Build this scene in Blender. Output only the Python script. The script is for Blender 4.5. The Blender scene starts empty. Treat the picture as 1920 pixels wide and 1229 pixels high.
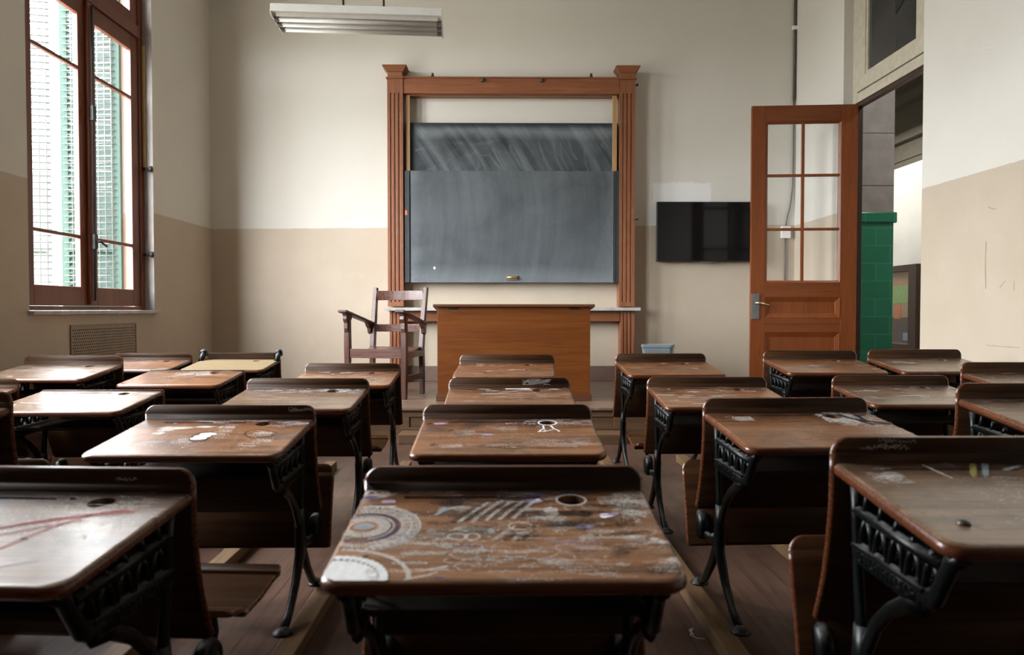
import bpy, bmesh, math, random
from mathutils import Vector, Matrix
R = math.radians
C = bpy.context.scene.collection
sc = bpy.context.scene

# ------------------------------------------------------------------ camera
F = 1400.0                       # focal length in pixels of the 1920 px wide frame
CAM_H = 1.10
cam = bpy.data.cameras.new('camera')
cam_o = bpy.data.objects.new('camera', cam); C.objects.link(cam_o)
cam.sensor_width = 36.0
cam.lens = 36.0 * F / 1920.0
cam_o.location = (0, 0, CAM_H)
cam_o.rotation_euler = (R(90 - 1.41), 0, R(-0.614))
cam.clip_start = 0.05; cam.clip_end = 200
cam.dof.use_dof = True
cam.dof.focus_distance = 6.2
cam.dof.aperture_fstop = 4.2
sc.camera = cam_o

# ------------------------------------------------------------------ light
sc.view_settings.view_transform = 'Standard'
sc.view_settings.look = 'None'
sc.view_settings.gamma = 1
sc.view_settings.use_curve_mapping = False
sc.view_settings.exposure = 2.72
world = bpy.data.worlds.new('overcast_sky'); sc.world = world
world.use_nodes = True
wt = world.node_tree; wt.nodes.clear()
w_out = wt.nodes.new('ShaderNodeOutputWorld'); w_bg = wt.nodes.new('ShaderNodeBackground')
w_tc = wt.nodes.new('ShaderNodeTexCoord'); w_sep = wt.nodes.new('ShaderNodeSeparateXYZ')
w_ramp = wt.nodes.new('ShaderNodeValToRGB')
w_map = wt.nodes.new('ShaderNodeMapRange')
w_map.inputs[1].default_value = -0.25; w_map.inputs[2].default_value = 0.6
wt.links.new(w_tc.outputs['Generated'], w_sep.inputs[0]); wt.links.new(w_sep.outputs[2], w_map.inputs[0])
wt.links.new(w_map.outputs[0], w_ramp.inputs[0]); wt.links.new(w_ramp.outputs[0], w_bg.inputs[0])
w_ramp.color_ramp.elements[0].color = (0.22, 0.22, 0.20, 1); w_ramp.color_ramp.elements[0].position = 0.25
w_ramp.color_ramp.elements[1].color = (0.93, 0.97, 1.0, 1); w_ramp.color_ramp.elements[1].position = 0.40
w_bg.inputs[1].default_value = 9.0
wt.links.new(w_bg.outputs[0], w_out.inputs[0])

XL, XR, YB, YF, ZC = -3.35, 3.35, 8.60, -3.0, 5.0       # room: left, right, back, front (behind camera), ceiling
WINS = [(5.31, 7.20), (2.45, 4.34)]
WZ0, WZ1 = 1.09, 4.42

def area(name, loc, rot, sx, sy, power=0, portal=False, col=(1, 1, 1)):
    l = bpy.data.lights.new(name, 'AREA'); l.shape = 'RECTANGLE'; l.size = sx; l.size_y = sy
    l.energy = power; l.color = col
    if portal: l.cycles.is_portal = True
    o = bpy.data.objects.new(name, l); C.objects.link(o); o.location = loc; o.rotation_euler = rot
    return o
for i, (a, b) in enumerate(WINS):
    area('window_daylight', (XL - 0.36, (a + b) / 2, (WZ0 + WZ1) / 2), (0, R(-90), 0), WZ1 - WZ0, b - a, 1, True)
area('corridor_fill', (5.1, 6.6, 4.5), (0, 0, 0), 0.6, 1.2, 12, col=(1.0, 0.97, 0.92))  # added unseen fill light for the pillar
area('corridor_fill', (5.2, 11.8, 3.9), (0, 0, 0), 0.6, 2.4, 11, col=(1.0, 0.97, 0.92))  # added unseen fill light for the far corridor wall

# ------------------------------------------------------------------ helpers
def PX(px, Y): return (px - 945.0) * Y / F            # photo column  -> metres to the right, at depth Y
def PZ(py, Y): return CAM_H + (580.0 - py) * Y / F    # photo row     -> height, at depth Y

class MB:
    def __init__(s): s.bm = bmesh.new()
    def box(s, x0, x1, y0, y1, z0, z1, mi=0):
        v = [s.bm.verts.new(p) for p in ((x0,y0,z0),(x1,y0,z0),(x1,y1,z0),(x0,y1,z0),(x0,y0,z1),(x1,y0,z1),(x1,y1,z1),(x0,y1,z1))]
        for q in ((0,3,2,1),(4,5,6,7),(0,1,5,4),(1,2,6,5),(2,3,7,6),(3,0,4,7)):
            f = s.bm.faces.new([v[i] for i in q]); f.material_index = mi
        return s
    def hexa(s, pts, mi=0):
        v = [s.bm.verts.new(p) for p in pts]
        for q in ((0,3,2,1),(4,5,6,7),(0,1,5,4),(1,2,6,5),(2,3,7,6),(3,0,4,7)):
            f = s.bm.faces.new([v[i] for i in q]); f.material_index = mi
        return s
    def prism(s, poly, axis, a, b, mi=0):
        """extrude a 2D polygon along axis 'x','y' or 'z' from a to b"""
        def P(p, t): return {'x': (t, p[0], p[1]), 'y': (p[0], t, p[1]), 'z': (p[0], p[1], t)}[axis]
        A = [s.bm.verts.new(P(p, a)) for p in poly]; B = [s.bm.verts.new(P(p, b)) for p in poly]
        n = len(poly)
        for f in (s.bm.faces.new(A), s.bm.faces.new(B)): f.material_index = mi
        for i in range(n):
            f = s.bm.faces.new((A[i], A[(i+1) % n], B[(i+1) % n], B[i])); f.material_index = mi
        return s
    def bar(s, pts, w, t, n=8, side=None, mi=0, smooth=True):
        """tapering rod along pts; w = in-plane half width (number or list), t = half thickness along 'side' axis"""
        pts = [Vector(p) for p in pts]; m = len(pts)
        W = w if isinstance(w, (list, tuple)) else [w] * m
        T = t if isinstance(t, (list, tuple)) else [t] * m
        rings = []
        for i, p in enumerate(pts):
            d = (pts[min(i+1, m-1)] - pts[max(i-1, 0)]).normalized()
            sd = Vector(side) if side else (Vector((0,0,1)) if abs(d.z) < 0.9 else Vector((1,0,0)))
            u = d.cross(sd).normalized(); v = u.cross(d).normalized()
            ph, q = (math.pi / 4, math.sqrt(2)) if n == 4 else (0.0, 1.0)      # four-sided bars: flat faces outwards
            rings.append([s.bm.verts.new(p + u * (q * W[i] * math.cos(2*math.pi*k/n + ph)) + v * (q * T[i] * math.sin(2*math.pi*k/n + ph))) for k in range(n)])
        fs = []
        for a, b in zip(rings, rings[1:]):
            for k in range(n): fs.append(s.bm.faces.new((a[k], a[(k+1) % n], b[(k+1) % n], b[k])))
        for f in fs: f.smooth = smooth; f.material_index = mi
        for f in (s.bm.faces.new(rings[0]), s.bm.faces.new(list(reversed(rings[-1])))): f.material_index = mi
        return s
    def lathe(s, prof, center, axis='z', n=20, mi=0, smooth=True):
        c = Vector(center); rings = []
        for r, h in prof:
            ring = []
            for k in range(n):
                a = 2*math.pi*k/n; x, y = max(r, 1e-4)*math.cos(a), max(r, 1e-4)*math.sin(a)
                p = {'z': Vector((x, y, h)), 'x': Vector((h, x, y)), 'y': Vector((x, h, y))}[axis]
                ring.append(s.bm.verts.new(c + p))
            rings.append(ring)
        for a, b in zip(rings, rings[1:]):
            for k in range(n):
                f = s.bm.faces.new((a[k], a[(k+1) % n], b[(k+1) % n], b[k])); f.smooth = smooth; f.material_index = mi
        for f in (s.bm.faces.new(rings[0]), s.bm.faces.new(rings[-1])): f.material_index = mi
        return s
    def mesh(s, name, mats):
        bmesh.ops.recalc_face_normals(s.bm, faces=s.bm.faces[:])
        me = bpy.data.meshes.new(name); s.bm.to_mesh(me); s.bm.free()
        for m in (mats if isinstance(mats, (list, tuple)) else [mats]): me.materials.append(m)
        return me
    def build(s, name, mats, parent=None, bevel=0.0, seg=2):
        return link(name, s.mesh(name, mats), parent, bevel, seg)

def link(name, me, parent=None, bevel=0.0, seg=2):
    o = bpy.data.objects.new(name, me); C.objects.link(o)
    if parent: o.parent = parent
    if bevel:
        b = o.modifiers.new('bevel', 'BEVEL'); b.width = bevel; b.segments = seg
        b.limit_method = 'ANGLE'; b.angle_limit = R(40); b.harden_normals = False
    return o
def tag(o, label, cat, group=None):
    o['label'] = label; o['category'] = cat
    if group: o['group'] = group
    return o
def thing(name, label, cat, loc=(0,0,0), rz=0, group=None):
    o = bpy.data.objects.new(name, None); C.objects.link(o); o.location = loc; o.rotation_euler = (0, 0, rz)
    o.empty_display_size = 0.1
    return tag(o, label, cat, group)
def struct(o): o['kind'] = 'structure'; return o
def note(o, label): o['label'] = label; return o

# ------------------------------------------------------------------ materials
def new_mat(name):
    m = bpy.data.materials.new(name); m.use_nodes = True
    nt = m.node_tree; bs = nt.nodes['Principled BSDF']
    return m, nt, bs
def N(nt, kind, **kw):
    n = nt.nodes.new(kind)
    for k, v in kw.items(): setattr(n, k, v)
    return n
def L(nt, a, b): nt.links.new(a, b)
def mathn(nt, op, a, b=None, clamp=False):
    n = N(nt, 'ShaderNodeMath', operation=op); n.use_clamp = clamp
    for i, v in enumerate((a, b)):
        if v is None: continue
        if isinstance(v, (int, float)): n.inputs[i].default_value = v
        else: L(nt, v, n.inputs[i])
    return n.outputs[0]
def maprange(nt, v, a, b, c=0.0, d=1.0):
    n = N(nt, 'ShaderNodeMapRange'); n.inputs[1].default_value = a; n.inputs[2].default_value = b
    n.inputs[3].default_value = c; n.inputs[4].default_value = d
    L(nt, v, n.inputs[0]); return n.outputs[0]
def mixc(nt, f, a, b):
    n = N(nt, 'ShaderNodeMix', data_type='RGBA')
    if isinstance(f, (int, float)): n.inputs[0].default_value = f
    else: L(nt, f, n.inputs[0])
    for i, v in ((6, a), (7, b)):
        if isinstance(v, tuple): n.inputs[i].default_value = (*v[:3], 1)
        else: L(nt, v, n.inputs[i])
    return n.outputs[2]
def noise(nt, vec, scale, detail=4, rough=0.55, dist=0.0):
    n = N(nt, 'ShaderNodeTexNoise'); n.inputs['Scale'].default_value = scale; n.inputs['Detail'].default_value = detail
    n.inputs['Roughness'].default_value = rough; n.inputs['Distortion'].default_value = dist
    if vec is not None: L(nt, vec, n.inputs['Vector'])
    return n.outputs['Fac']
def mapping(nt, vec, scale=(1,1,1), loc=(0,0,0), rot=(0,0,0)):
    n = N(nt, 'ShaderNodeMapping'); n.inputs['Scale'].default_value = scale; n.inputs['Location'].default_value = loc
    n.inputs['Rotation'].default_value = rot; L(nt, vec, n.inputs['Vector']); return n.outputs[0]
def bump(nt, bs, h, strength=0.2, dist=0.01):
    n = N(nt, 'ShaderNodeBump'); n.inputs['Strength'].default_value = strength; n.inputs['Distance'].default_value = dist
    L(nt, h, n.inputs['Height']); L(nt, n.outputs[0], bs.inputs['Normal'])
def obj_vec(nt, rnd=True):
    tc = N(nt, 'ShaderNodeTexCoord')
    if not rnd: return tc.outputs['Object']
    oi = N(nt, 'ShaderNodeObjectInfo')
    v = N(nt, 'ShaderNodeVectorMath', operation='ADD'); cx = N(nt, 'ShaderNodeCombineXYZ')
    for i, k in enumerate((13.7, 7.3, 9.1)): L(nt, mathn(nt, 'MULTIPLY', oi.outputs['Random'], k), cx.inputs[i])
    L(nt, tc.outputs['Object'], v.inputs[0]); L(nt, cx.outputs[0], v.inputs[1])
    return v.outputs[0]

def plain(name, col, rough=0.6, metal=0.0, spec=0.5, var=0.12, vs=14):
    m, nt, bs = new_mat(name)
    f = noise(nt, obj_vec(nt), vs, 4)
    dk = tuple(c * (1 - var) for c in col); lt = tuple(min(1, c * (1 + var)) for c in col)
    L(nt, mixc(nt, maprange(nt, f, 0.3, 0.7), dk, lt), bs.inputs['Base Color'])
    bs.inputs['Roughness'].default_value = rough; bs.inputs['Metallic'].default_value = metal
    bs.inputs['Specular IOR Level'].default_value = spec
    return m
def wood(name, dark, light, axis='x', rough=0.4, scale=1.0, spec=0.5, wear=None, coat=0.0, bumpy=0.12):
    m, nt, bs = new_mat(name)
    v = obj_vec(nt)
    s = {'x': (1.2, 22, 22), 'y': (22, 1.2, 22), 'z': (22, 22, 1.2)}[axis]
    s = tuple(k * scale for k in s)
    g = noise(nt, mapping(nt, v, s), 1.6, 7, 0.6, 1.1)
    s2 = {'x': (4, 130, 130), 'y': (130, 4, 130), 'z': (130, 130, 4)}[axis]
    fine = noise(nt, mapping(nt, v, s2), 1.0, 3, 0.6)
    big = noise(nt, mapping(nt, v, tuple(0.25 * k for k in s)), 1.0, 3)
    t = mathn(nt, 'ADD', mathn(nt, 'MULTIPLY', g, 0.6), mathn(nt, 'MULTIPLY', fine, 0.25))
    t = mathn(nt, 'ADD', t, mathn(nt, 'MULTIPLY', big, 0.35))
    col = mixc(nt, maprange(nt, t, 0.42, 0.80), dark, light)
    if wear:
        w = noise(nt, v, 9, 6, 0.7, 0.4)
        col = mixc(nt, maprange(nt, w, 0.60, 0.72, 0, 0.75), col, wear)
    L(nt, col, bs.inputs['Base Color'])
    L(nt, maprange(nt, fine, 0.3, 0.7, rough - 0.06, rough + 0.1), bs.inputs['Roughness'])
    bs.inputs['Specular IOR Level'].default_value = spec
    bs.inputs['Coat Weight'].default_value = coat; bs.inputs['Coat Roughness'].default_value = 0.15
    if bumpy: bump(nt, bs, fine, bumpy, 0.002)
    return m

def wall_mat(name, a, b, patch=None):
    """cream plaster above, beige dado paint below the line z = a + b*x"""
    m, nt, bs = new_mat(name)
    geo = N(nt, 'ShaderNodeNewGeometry'); sep = N(nt, 'ShaderNodeSeparateXYZ'); L(nt, geo.outputs['Position'], sep.inputs[0])
    x, y, z = sep.outputs
    n1 = noise(nt, geo.outputs['Position'], 1.1, 5, 0.6); n2 = noise(nt, geo.outputs['Position'], 7, 5, 0.6)
    n3 = noise(nt, geo.outputs['Position'], 60, 3, 0.6)
    up = mixc(nt, maprange(nt, n1, 0.3, 0.7), (0.655, 0.627, 0.560), (0.695, 0.670, 0.610))
    lo = mixc(nt, maprange(nt, n1, 0.35, 0.65), (0.485, 0.405, 0.310), (0.54, 0.455, 0.36))
    lo = mixc(nt, maprange(nt, n2, 0.58, 0.75, 0, 0.35), lo, (0.58, 0.50, 0.39))
    if patch:
        x0, x1, z0, z1 = patch
        wob = mathn(nt, 'MULTIPLY', mathn(nt, 'SUBTRACT', n2, 0.5), 0.10)
        mx = mathn(nt, 'MULTIPLY', maprange(nt, mathn(nt, 'ADD', x, wob), x0, x0 + 0.03), maprange(nt, mathn(nt, 'ADD', x, wob), x1 + 0.02, x1))
        mz = mathn(nt, 'MULTIPLY', maprange(nt, mathn(nt, 'ADD', z, wob), z0, z0 + 0.02), maprange(nt, mathn(nt, 'ADD', z, wob), z1 + 0.02, z1))
        up = mixc(nt, mathn(nt, 'MULTIPLY', mathn(nt, 'MULTIPLY', mx, mz), 0.9), up, (0.80, 0.80, 0.785))
    line = mathn(nt, 'ADD', mathn(nt, 'MULTIPLY', x, b), a)
    wig = mathn(nt, 'MULTIPLY', mathn(nt, 'SUBTRACT', n2, 0.5), 0.02)
    d = mathn(nt, 'ADD', mathn(nt, 'SUBTRACT', z, line), wig)
    col = mixc(nt, maprange(nt, d, -0.004, 0.004), lo, up)
    # scuffs: pale rubbed spots and brown knocks
    sp = noise(nt, geo.outputs['Position'], 5.5, 9, 0.75, 1.0)
    col = mixc(nt, maprange(nt, sp, 0.70, 0.76, 0, 0.5), col, (0.72, 0.70, 0.64))
    sp2 = noise(nt, mapping(nt, geo.outputs['Position'], (1,1,1), (3.1, 9.2, 4.4)), 8, 9, 0.75, 1.0)
    col = mixc(nt, maprange(nt, sp2, 0.735, 0.77, 0, 0.4), col, (0.30, 0.22, 0.135))
    L(nt, col, bs.inputs['Base Color'])
    bs.inputs['Roughness'].default_value = 0.62; bs.inputs['Specular IOR Level'].default_value = 0.3
    bump(nt, bs, n3, 0.10, 0.004)
    return m

M = {}
M['wall'] = wall_mat('two_tone_wall_paint', 2.02, 0.0)
M['wall_back'] = wall_mat('two_tone_back_wall_paint', 2.045, 0.0088, (PX(1222, 8.6), PX(1330, 8.6), 1.90, PZ(345, 8.6)))
M['wall_right'] = wall_mat('two_tone_right_wall_paint', 2.065, 0.0)
M['ceiling'] = plain('dim_ceiling_paint', (0.58, 0.555, 0.50), 0.8)
M['cream'] = plain('cream_gloss_paint', (0.53, 0.485, 0.38), 0.4)
M['marble'] = plain('grey_marble', (0.43, 0.415, 0.39), 0.35, var=0.25, vs=9)
M['win_wood'] = wood('red_brown_window_wood', (0.095, 0.023, 0.009), (0.185, 0.048, 0.019), 'z', 0.4)
M['door_wood'] = wood('orange_varnished_door_wood', (0.125, 0.026, 0.0045), (0.235, 0.062, 0.0105), 'z', 0.32)
M['door_wood_h'] = wood('orange_varnished_door_rail_wood', (0.115, 0.025, 0.0045), (0.215, 0.057, 0.0100), 'x', 0.32)
M['frame_wood'] = wood('blackboard_frame_wood', (0.165, 0.052, 0.0195), (0.315, 0.122, 0.053), 'z', 0.42, wear=(0.27, 0.165, 0.10))
M['frame_wood_h'] = wood('blackboard_beam_wood', (0.165, 0.052, 0.0195), (0.305, 0.117, 0.050), 'x', 0.42)
M['track_wood'] = wood('pale_track_wood', (0.33, 0.19, 0.08), (0.44, 0.28, 0.135), 'z', 0.5)
M['teacher_wood'] = wood('teacher_desk_plywood', (0.105, 0.027, 0.0035), (0.185, 0.056, 0.0090), 'x', 0.36, 0.8)
M['teacher_dark'] = wood('teacher_desk_plinth_wood', (0.075, 0.026, 0.009), (0.125, 0.046, 0.016), 'x', 0.45)
M['chair_wood'] = wood('dark_chair_wood', (0.036, 0.015, 0.011), (0.095, 0.041, 0.029), 'z', 0.30)
M['chair_wood_h'] = wood('dark_chair_slat_wood', (0.050, 0.022, 0.017), (0.125, 0.058, 0.043), 'x', 0.28)
M['panel_wood'] = wood('dark_back_panel_wood', (0.0100, 0.0046, 0.0020), (0.068, 0.030, 0.0120), 'x', 0.48, wear=(0.050, 0.024, 0.012), spec=0.14)
M['seat_wood'] = wood('seat_wood', (0.021, 0.008, 0.003), (0.075, 0.031, 0.0105), 'x', 0.45, spec=0.12)
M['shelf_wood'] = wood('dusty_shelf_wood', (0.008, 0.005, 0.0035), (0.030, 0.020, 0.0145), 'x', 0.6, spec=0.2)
M['runner_wood'] = wood('worn_runner_wood', (0.085, 0.043, 0.018), (0.24, 0.140, 0.064), 'y', 0.5, wear=(0.085, 0.075, 0.07))
M['platform_wood'] = wood('platform_boards', (0.105, 0.063, 0.042), (0.215, 0.142, 0.100), 'x', 0.30, 0.6, wear=(0.26, 0.21, 0.18))
M['riser_wood'] = wood('platform_riser_wood', (0.080, 0.042, 0.020), (0.165, 0.095, 0.051), 'x', 0.45)
M['base_wood'] = plain('brown_grey_baseboard_paint', (0.145, 0.092, 0.073), 0.5, var=0.25, vs=5)
M['plywood'] = wood('bare_yellow_plywood', (0.215, 0.155, 0.082), (0.32, 0.24, 0.14), 'x', 0.35)
M['iron'] = None
M['black'] = plain('black_enamel', (0.012, 0.012, 0.013), 0.45)
M['dark_metal'] = plain('dark_metal', (0.10, 0.10, 0.09), 0.4, 0.7)
M['steel'] = plain('grey_steel', (0.20, 0.20, 0.19), 0.4, 0.6)
M['brass'] = plain('pale_brass', (0.62, 0.47, 0.28), 0.3, 0.8)
M['white_enamel'] = plain('white_enamel', (0.62, 0.61, 0.575), 0.4, var=0.05)
M['tube'] = plain('unlit_tube_glass', (0.66, 0.65, 0.62), 0.25, var=0.03)
M['bin'] = plain('blue_grey_plastic', (0.24, 0.285, 0.315), 0.42, var=0.04)
M['bin_in'] = plain('grey_plastic_inside', (0.26, 0.30, 0.33), 0.5)
M['socket'] = plain('white_plastic', (0.86, 0.86, 0.84), 0.4, var=0.02)
M['screen'] = plain('glossy_black_screen', (0.006, 0.006, 0.006), 0.09, spec=0.3, var=0.02)
M['orange_paper'] = plain('orange_paper', (0.60, 0.20, 0.08), 0.8)
M['slate_dark'] = plain('slate_edge', (0.03, 0.036, 0.042), 0.5)
M['gravel'] = plain('pale_plaster', (0.62, 0.60, 0.57), 0.8)
M['grey_stone'] = plain('grey_painted_stone', (0.20, 0.18, 0.165), 0.6, var=0.18, vs=6)
M['cornice'] = plain('olive_brown_cornice', (0.10, 0.082, 0.055), 0.6)
M['corridor'] = plain('white_corridor_wall', (0.80, 0.79, 0.74), 0.6, var=0.06, vs=2)
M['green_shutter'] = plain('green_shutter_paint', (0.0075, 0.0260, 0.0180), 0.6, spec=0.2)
M['pale_shutter'] = plain('overexposed_green_shutter', (0.10, 0.13, 0.115), 0.6)  # overexposure put into the colour of the outer leaf
M['wire'] = plain('white_wire', (0.045, 0.050, 0.048), 0.5)
M['ink_black'] = plain('ink_stain', (0.010, 0.010, 0.012), 0.6)
M['ochre'] = plain('ochre_strip', (0.36, 0.26, 0.11), 0.6)

# cast iron: green-black paint with pale dust settled on upward faces
m, nt, bs = new_mat('green_black_cast_iron')
geo = N(nt, 'ShaderNodeNewGeometry'); sp_ = N(nt, 'ShaderNodeSeparateXYZ'); L(nt, geo.outputs['Normal'], sp_.inputs[0])
ov = obj_vec(nt)
du = mathn(nt, 'MULTIPLY', maprange(nt, sp_.outputs[2], 0.35, 0.95), maprange(nt, noise(nt, ov, 34, 5, 0.7), 0.40, 0.60, 0.15, 0.85))
L(nt, mixc(nt, du, (0.0015, 0.0024, 0.0026), (0.15, 0.145, 0.14)), bs.inputs['Base Color'])
L(nt, mathn(nt, 'ADD', 0.34, mathn(nt, 'MULTIPLY', du, 0.4)), bs.inputs['Roughness']); bs.inputs['Specular IOR Level'].default_value = 0.22
bump(nt, bs, noise(nt, ov, 90, 3), 0.12, 0.002)
M['iron'] = m

# glass: thin pane
def pane_mat(name, tint=(1, 1, 1), dust=0.04, dust_col=(0.8, 0.8, 0.8)):
    m = bpy.data.materials.new(name); m.use_nodes = True; nt = m.node_tree; nt.nodes.clear()
    out = N(nt, 'ShaderNodeOutputMaterial'); tr = N(nt, 'ShaderNodeBsdfTransparent'); gl = N(nt, 'ShaderNodeBsdfGlossy')
    df = N(nt, 'ShaderNodeBsdfDiffuse'); df.inputs[0].default_value = (*dust_col, 1)
    tr.inputs[0].default_value = (*tint, 1); gl.inputs['Roughness'].default_value = 0.02
    fr = N(nt, 'ShaderNodeFresnel'); fr.inputs[0].default_value = 1.25
    gm = N(nt, 'ShaderNodeNewGeometry')
    m1 = N(nt, 'ShaderNodeMixShader'); L(nt, mathn(nt, 'MULTIPLY', fr.outputs[0], mathn(nt, 'SUBTRACT', 1.0, gm.outputs['Backfacing'])), m1.inputs[0]); L(nt, tr.outputs[0], m1.inputs[1]); L(nt, gl.outputs[0], m1.inputs[2])
    m2 = N(nt, 'ShaderNodeMixShader')
    tc = N(nt, 'ShaderNodeTexCoord'); L(nt, maprange(nt, noise(nt, tc.outputs['Object'], 3, 4), 0.3, 0.7, dust * 0.6, dust * 1.4), m2.inputs[0])
    L(nt, m1.outputs[0], m2.inputs[1]); L(nt, df.outputs[0], m2.inputs[2]); L(nt, m2.outputs[0], out.inputs[0])
    return m
M['pane'] = pane_mat('window_glass')
M['pane_dusty'] = pane_mat('dusty_grey_glass', (0.42, 0.42, 0.42), 0.22, (0.16, 0.155, 0.145))

# floor: narrow boards running towards the blackboard
m, nt, bs = new_mat('red_brown_floorboards')
geo = N(nt, 'ShaderNodeNewGeometry')
pv = mapping(nt, geo.outputs['Position'], (1, 1, 1), (0.03, 0, 0), (0, 0, R(90)))
br = N(nt, 'ShaderNodeTexBrick'); L(nt, pv, br.inputs['Vector'])
br.inputs['Scale'].default_value = 1.0; br.inputs['Brick Width'].default_value = 2.6; br.inputs['Row Height'].default_value = 0.125
br.inputs['Mortar Size'].default_value = 0.0016; br.inputs['Mortar Smooth'].default_value = 0.1; br.inputs['Bias'].default_value = 0.0
br.inputs['Color1'].default_value = (0.0, 0, 0, 1); br.inputs['Color2'].default_value = (1, 1, 1, 1); br.inputs['Mortar'].default_value = (0.5, 0.5, 0.5, 1)
grain = noise(nt, mapping(nt, geo.outputs['Position'], (30, 1.6, 1)), 1.5, 6, 0.6, 0.8)
patch = noise(nt, geo.outputs['Position'], 1.6, 5, 0.6)
base = mixc(nt, maprange(nt, grain, 0.3, 0.7), (0.050, 0.0235, 0.0150), (0.130, 0.068, 0.046))
base = mixc(nt, mathn(nt, 'MULTIPLY', br.outputs['Color'], 0.35), base, (0.112, 0.060, 0.044))
base = mixc(nt, maprange(nt, patch, 0.50, 0.72, 0, 0.5), base, (0.028, 0.015, 0.010))
base = mixc(nt, br.outputs['Fac'], base, (0.02, 0.011, 0.008))
L(nt, base, bs.inputs['Base Color'])
L(nt, maprange(nt, patch, 0.35, 0.7, 0.30, 0.48), bs.inputs['Roughness'])
bump(nt, bs, mathn(nt, 'SUBTRACT', grain, mathn(nt, 'MULTIPLY', br.outputs['Fac'], 3.0)), 0.15, 0.003)
M['floor'] = m

# desk tops: worn varnish, ink grime and rubbed chalk
def desktop_mat(name, dark, light, dusty=0.5):
    m, nt, bs = new_mat(name)
    v = obj_vec(nt); tc = N(nt, 'ShaderNodeTexCoord'); sp = N(nt, 'ShaderNodeSeparateXYZ'); L(nt, tc.outputs['Object'], sp.inputs[0])
    g = noise(nt, mapping(nt, v, (1.5, 26, 26)), 1.5, 7, 0.62, 1.0)
    fine = noise(nt, mapping(nt, v, (5, 190, 190)), 1.0, 3, 0.6)
    t = mathn(nt, 'ADD', mathn(nt, 'MULTIPLY', g, 0.75), mathn(nt, 'MULTIPLY', fine, 0.3))
    col = mixc(nt, maprange(nt, t, 0.36, 0.70), dark, light)
    st = noise(nt, v, 6, 7, 0.68, 0.6)
    col = mixc(nt, maprange(nt, st, 0.52, 0.70, 0, 0.72), col, (0.045, 0.024, 0.016))
    # grime gathers in an uneven band along the pencil groove
    edge = maprange(nt, mathn(nt, 'ADD', sp.outputs[1], mathn(nt, 'MULTIPLY', mathn(nt, 'SUBTRACT', st, 0.5), 0.35)), -0.13, -0.02, 0, 0.7)
    col = mixc(nt, edge, col, (0.040, 0.026, 0.026))
    # seam between the two boards
    seam = mathn(nt, 'COMPARE', sp.outputs[1], -0.262); seam_n = seam.node; seam_n.inputs[2].default_value = 0.0011
    col = mixc(nt, seam, col, (0.02, 0.011, 0.007))
    # rubbed chalk haze with an irregular outline, and fine flecks
    hz = noise(nt, mapping(nt, v, (1, 1.3, 1), (4.2, 1.7, 0)), 7.5, 8, 0.72, 0.9)
    col = mixc(nt, maprange(nt, hz, 0.54, 0.74, 0, dusty), col, (0.46, 0.43, 0.40))
    fl = noise(nt, mapping(nt, v, (1, 1, 1), (1.1, 6.6, 0)), 95, 4, 0.7)
    flm = mathn(nt, 'MULTIPLY', maprange(nt, fl, 0.60, 0.70), maprange(nt, hz, 0.40, 0.62, 0, dusty))
    col = mixc(nt, flm, col, (0.62, 0.60, 0.56))
    L(nt, col, bs.inputs['Base Color'])
    L(nt, maprange(nt, st, 0.3, 0.7, 0.27, 0.42), bs.inputs['Roughness'])
    bs.inputs['Specular IOR Level'].default_value = 0.6
    bs.inputs['Coat Weight'].default_value = 0.6; bs.inputs['Coat Roughness'].default_value = 0.22
    bump(nt, bs, mathn(nt, 'ADD', fine, mathn(nt, 'MULTIPLY', st, 0.5)), 0.10, 0.003)
    return m
M['edge'] = wood('red_brown_worn_edge', (0.070, 0.0195, 0.0070), (0.115, 0.033, 0.0115), 'x', 0.27, 0.3, spec=0.5, bumpy=0)
M['top_a'] = desktop_mat('worn_brown_desktop', (0.060, 0.020, 0.006), (0.44, 0.185, 0.070), 0.30)
M['top_b'] = desktop_mat('worn_orange_brown_desktop', (0.095, 0.030, 0.008), (0.38, 0.155, 0.052), 0.14)
M['top_c'] = desktop_mat('worn_grey_brown_desktop', (0.075, 0.038, 0.021), (0.30, 0.180, 0.108), 0.24)

def chalk_mat(name, col, cover=0.8, sc_=420, lo=0.25):
    m, nt, bs = new_mat(name)
    bs.inputs['Base Color'].default_value = (*col, 1); bs.inputs['Roughness'].default_value = 0.9
    bs.inputs['Specular IOR Level'].default_value = 0.1
    tc = N(nt, 'ShaderNodeTexCoord')
    L(nt, maprange(nt, noise(nt, tc.outputs['Object'], sc_, 3, 0.7), 0.36, 0.58, cover * lo, cover), bs.inputs['Alpha'])
    return m
INK = [chalk_mat('white_chalk', (0.80, 0.78, 0.74), 0.80), chalk_mat('blue_violet_ink', (0.12, 0.11, 0.28), 0.75),
       chalk_mat('red_ink', (0.42, 0.06, 0.05), 0.5), chalk_mat('black_ink', (0.012, 0.012, 0.016), 0.85),
       chalk_mat('yellow_chalk', (0.55, 0.50, 0.15), 0.8), chalk_mat('pale_blue_chalk', (0.45, 0.57, 0.64), 0.7),
       chalk_mat('solid_white_paint', (0.92, 0.92, 0.92), 1.0, 60, 0.88), chalk_mat('lilac_chalk', (0.56, 0.48, 0.74), 0.75),
       chalk_mat('rubbed_chalk', (0.70, 0.68, 0.64), 0.5, 160, 0.1), chalk_mat('rubbed_grime', (0.02, 0.016, 0.014), 0.45, 160, 0.15)]
WHITE, VIOLET, RED, BLACK, YELLOW, PBLUE, PAINT, LILAC, RUB, GRIME = range(1, 11)      # material slots: 0 is the wood

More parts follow.
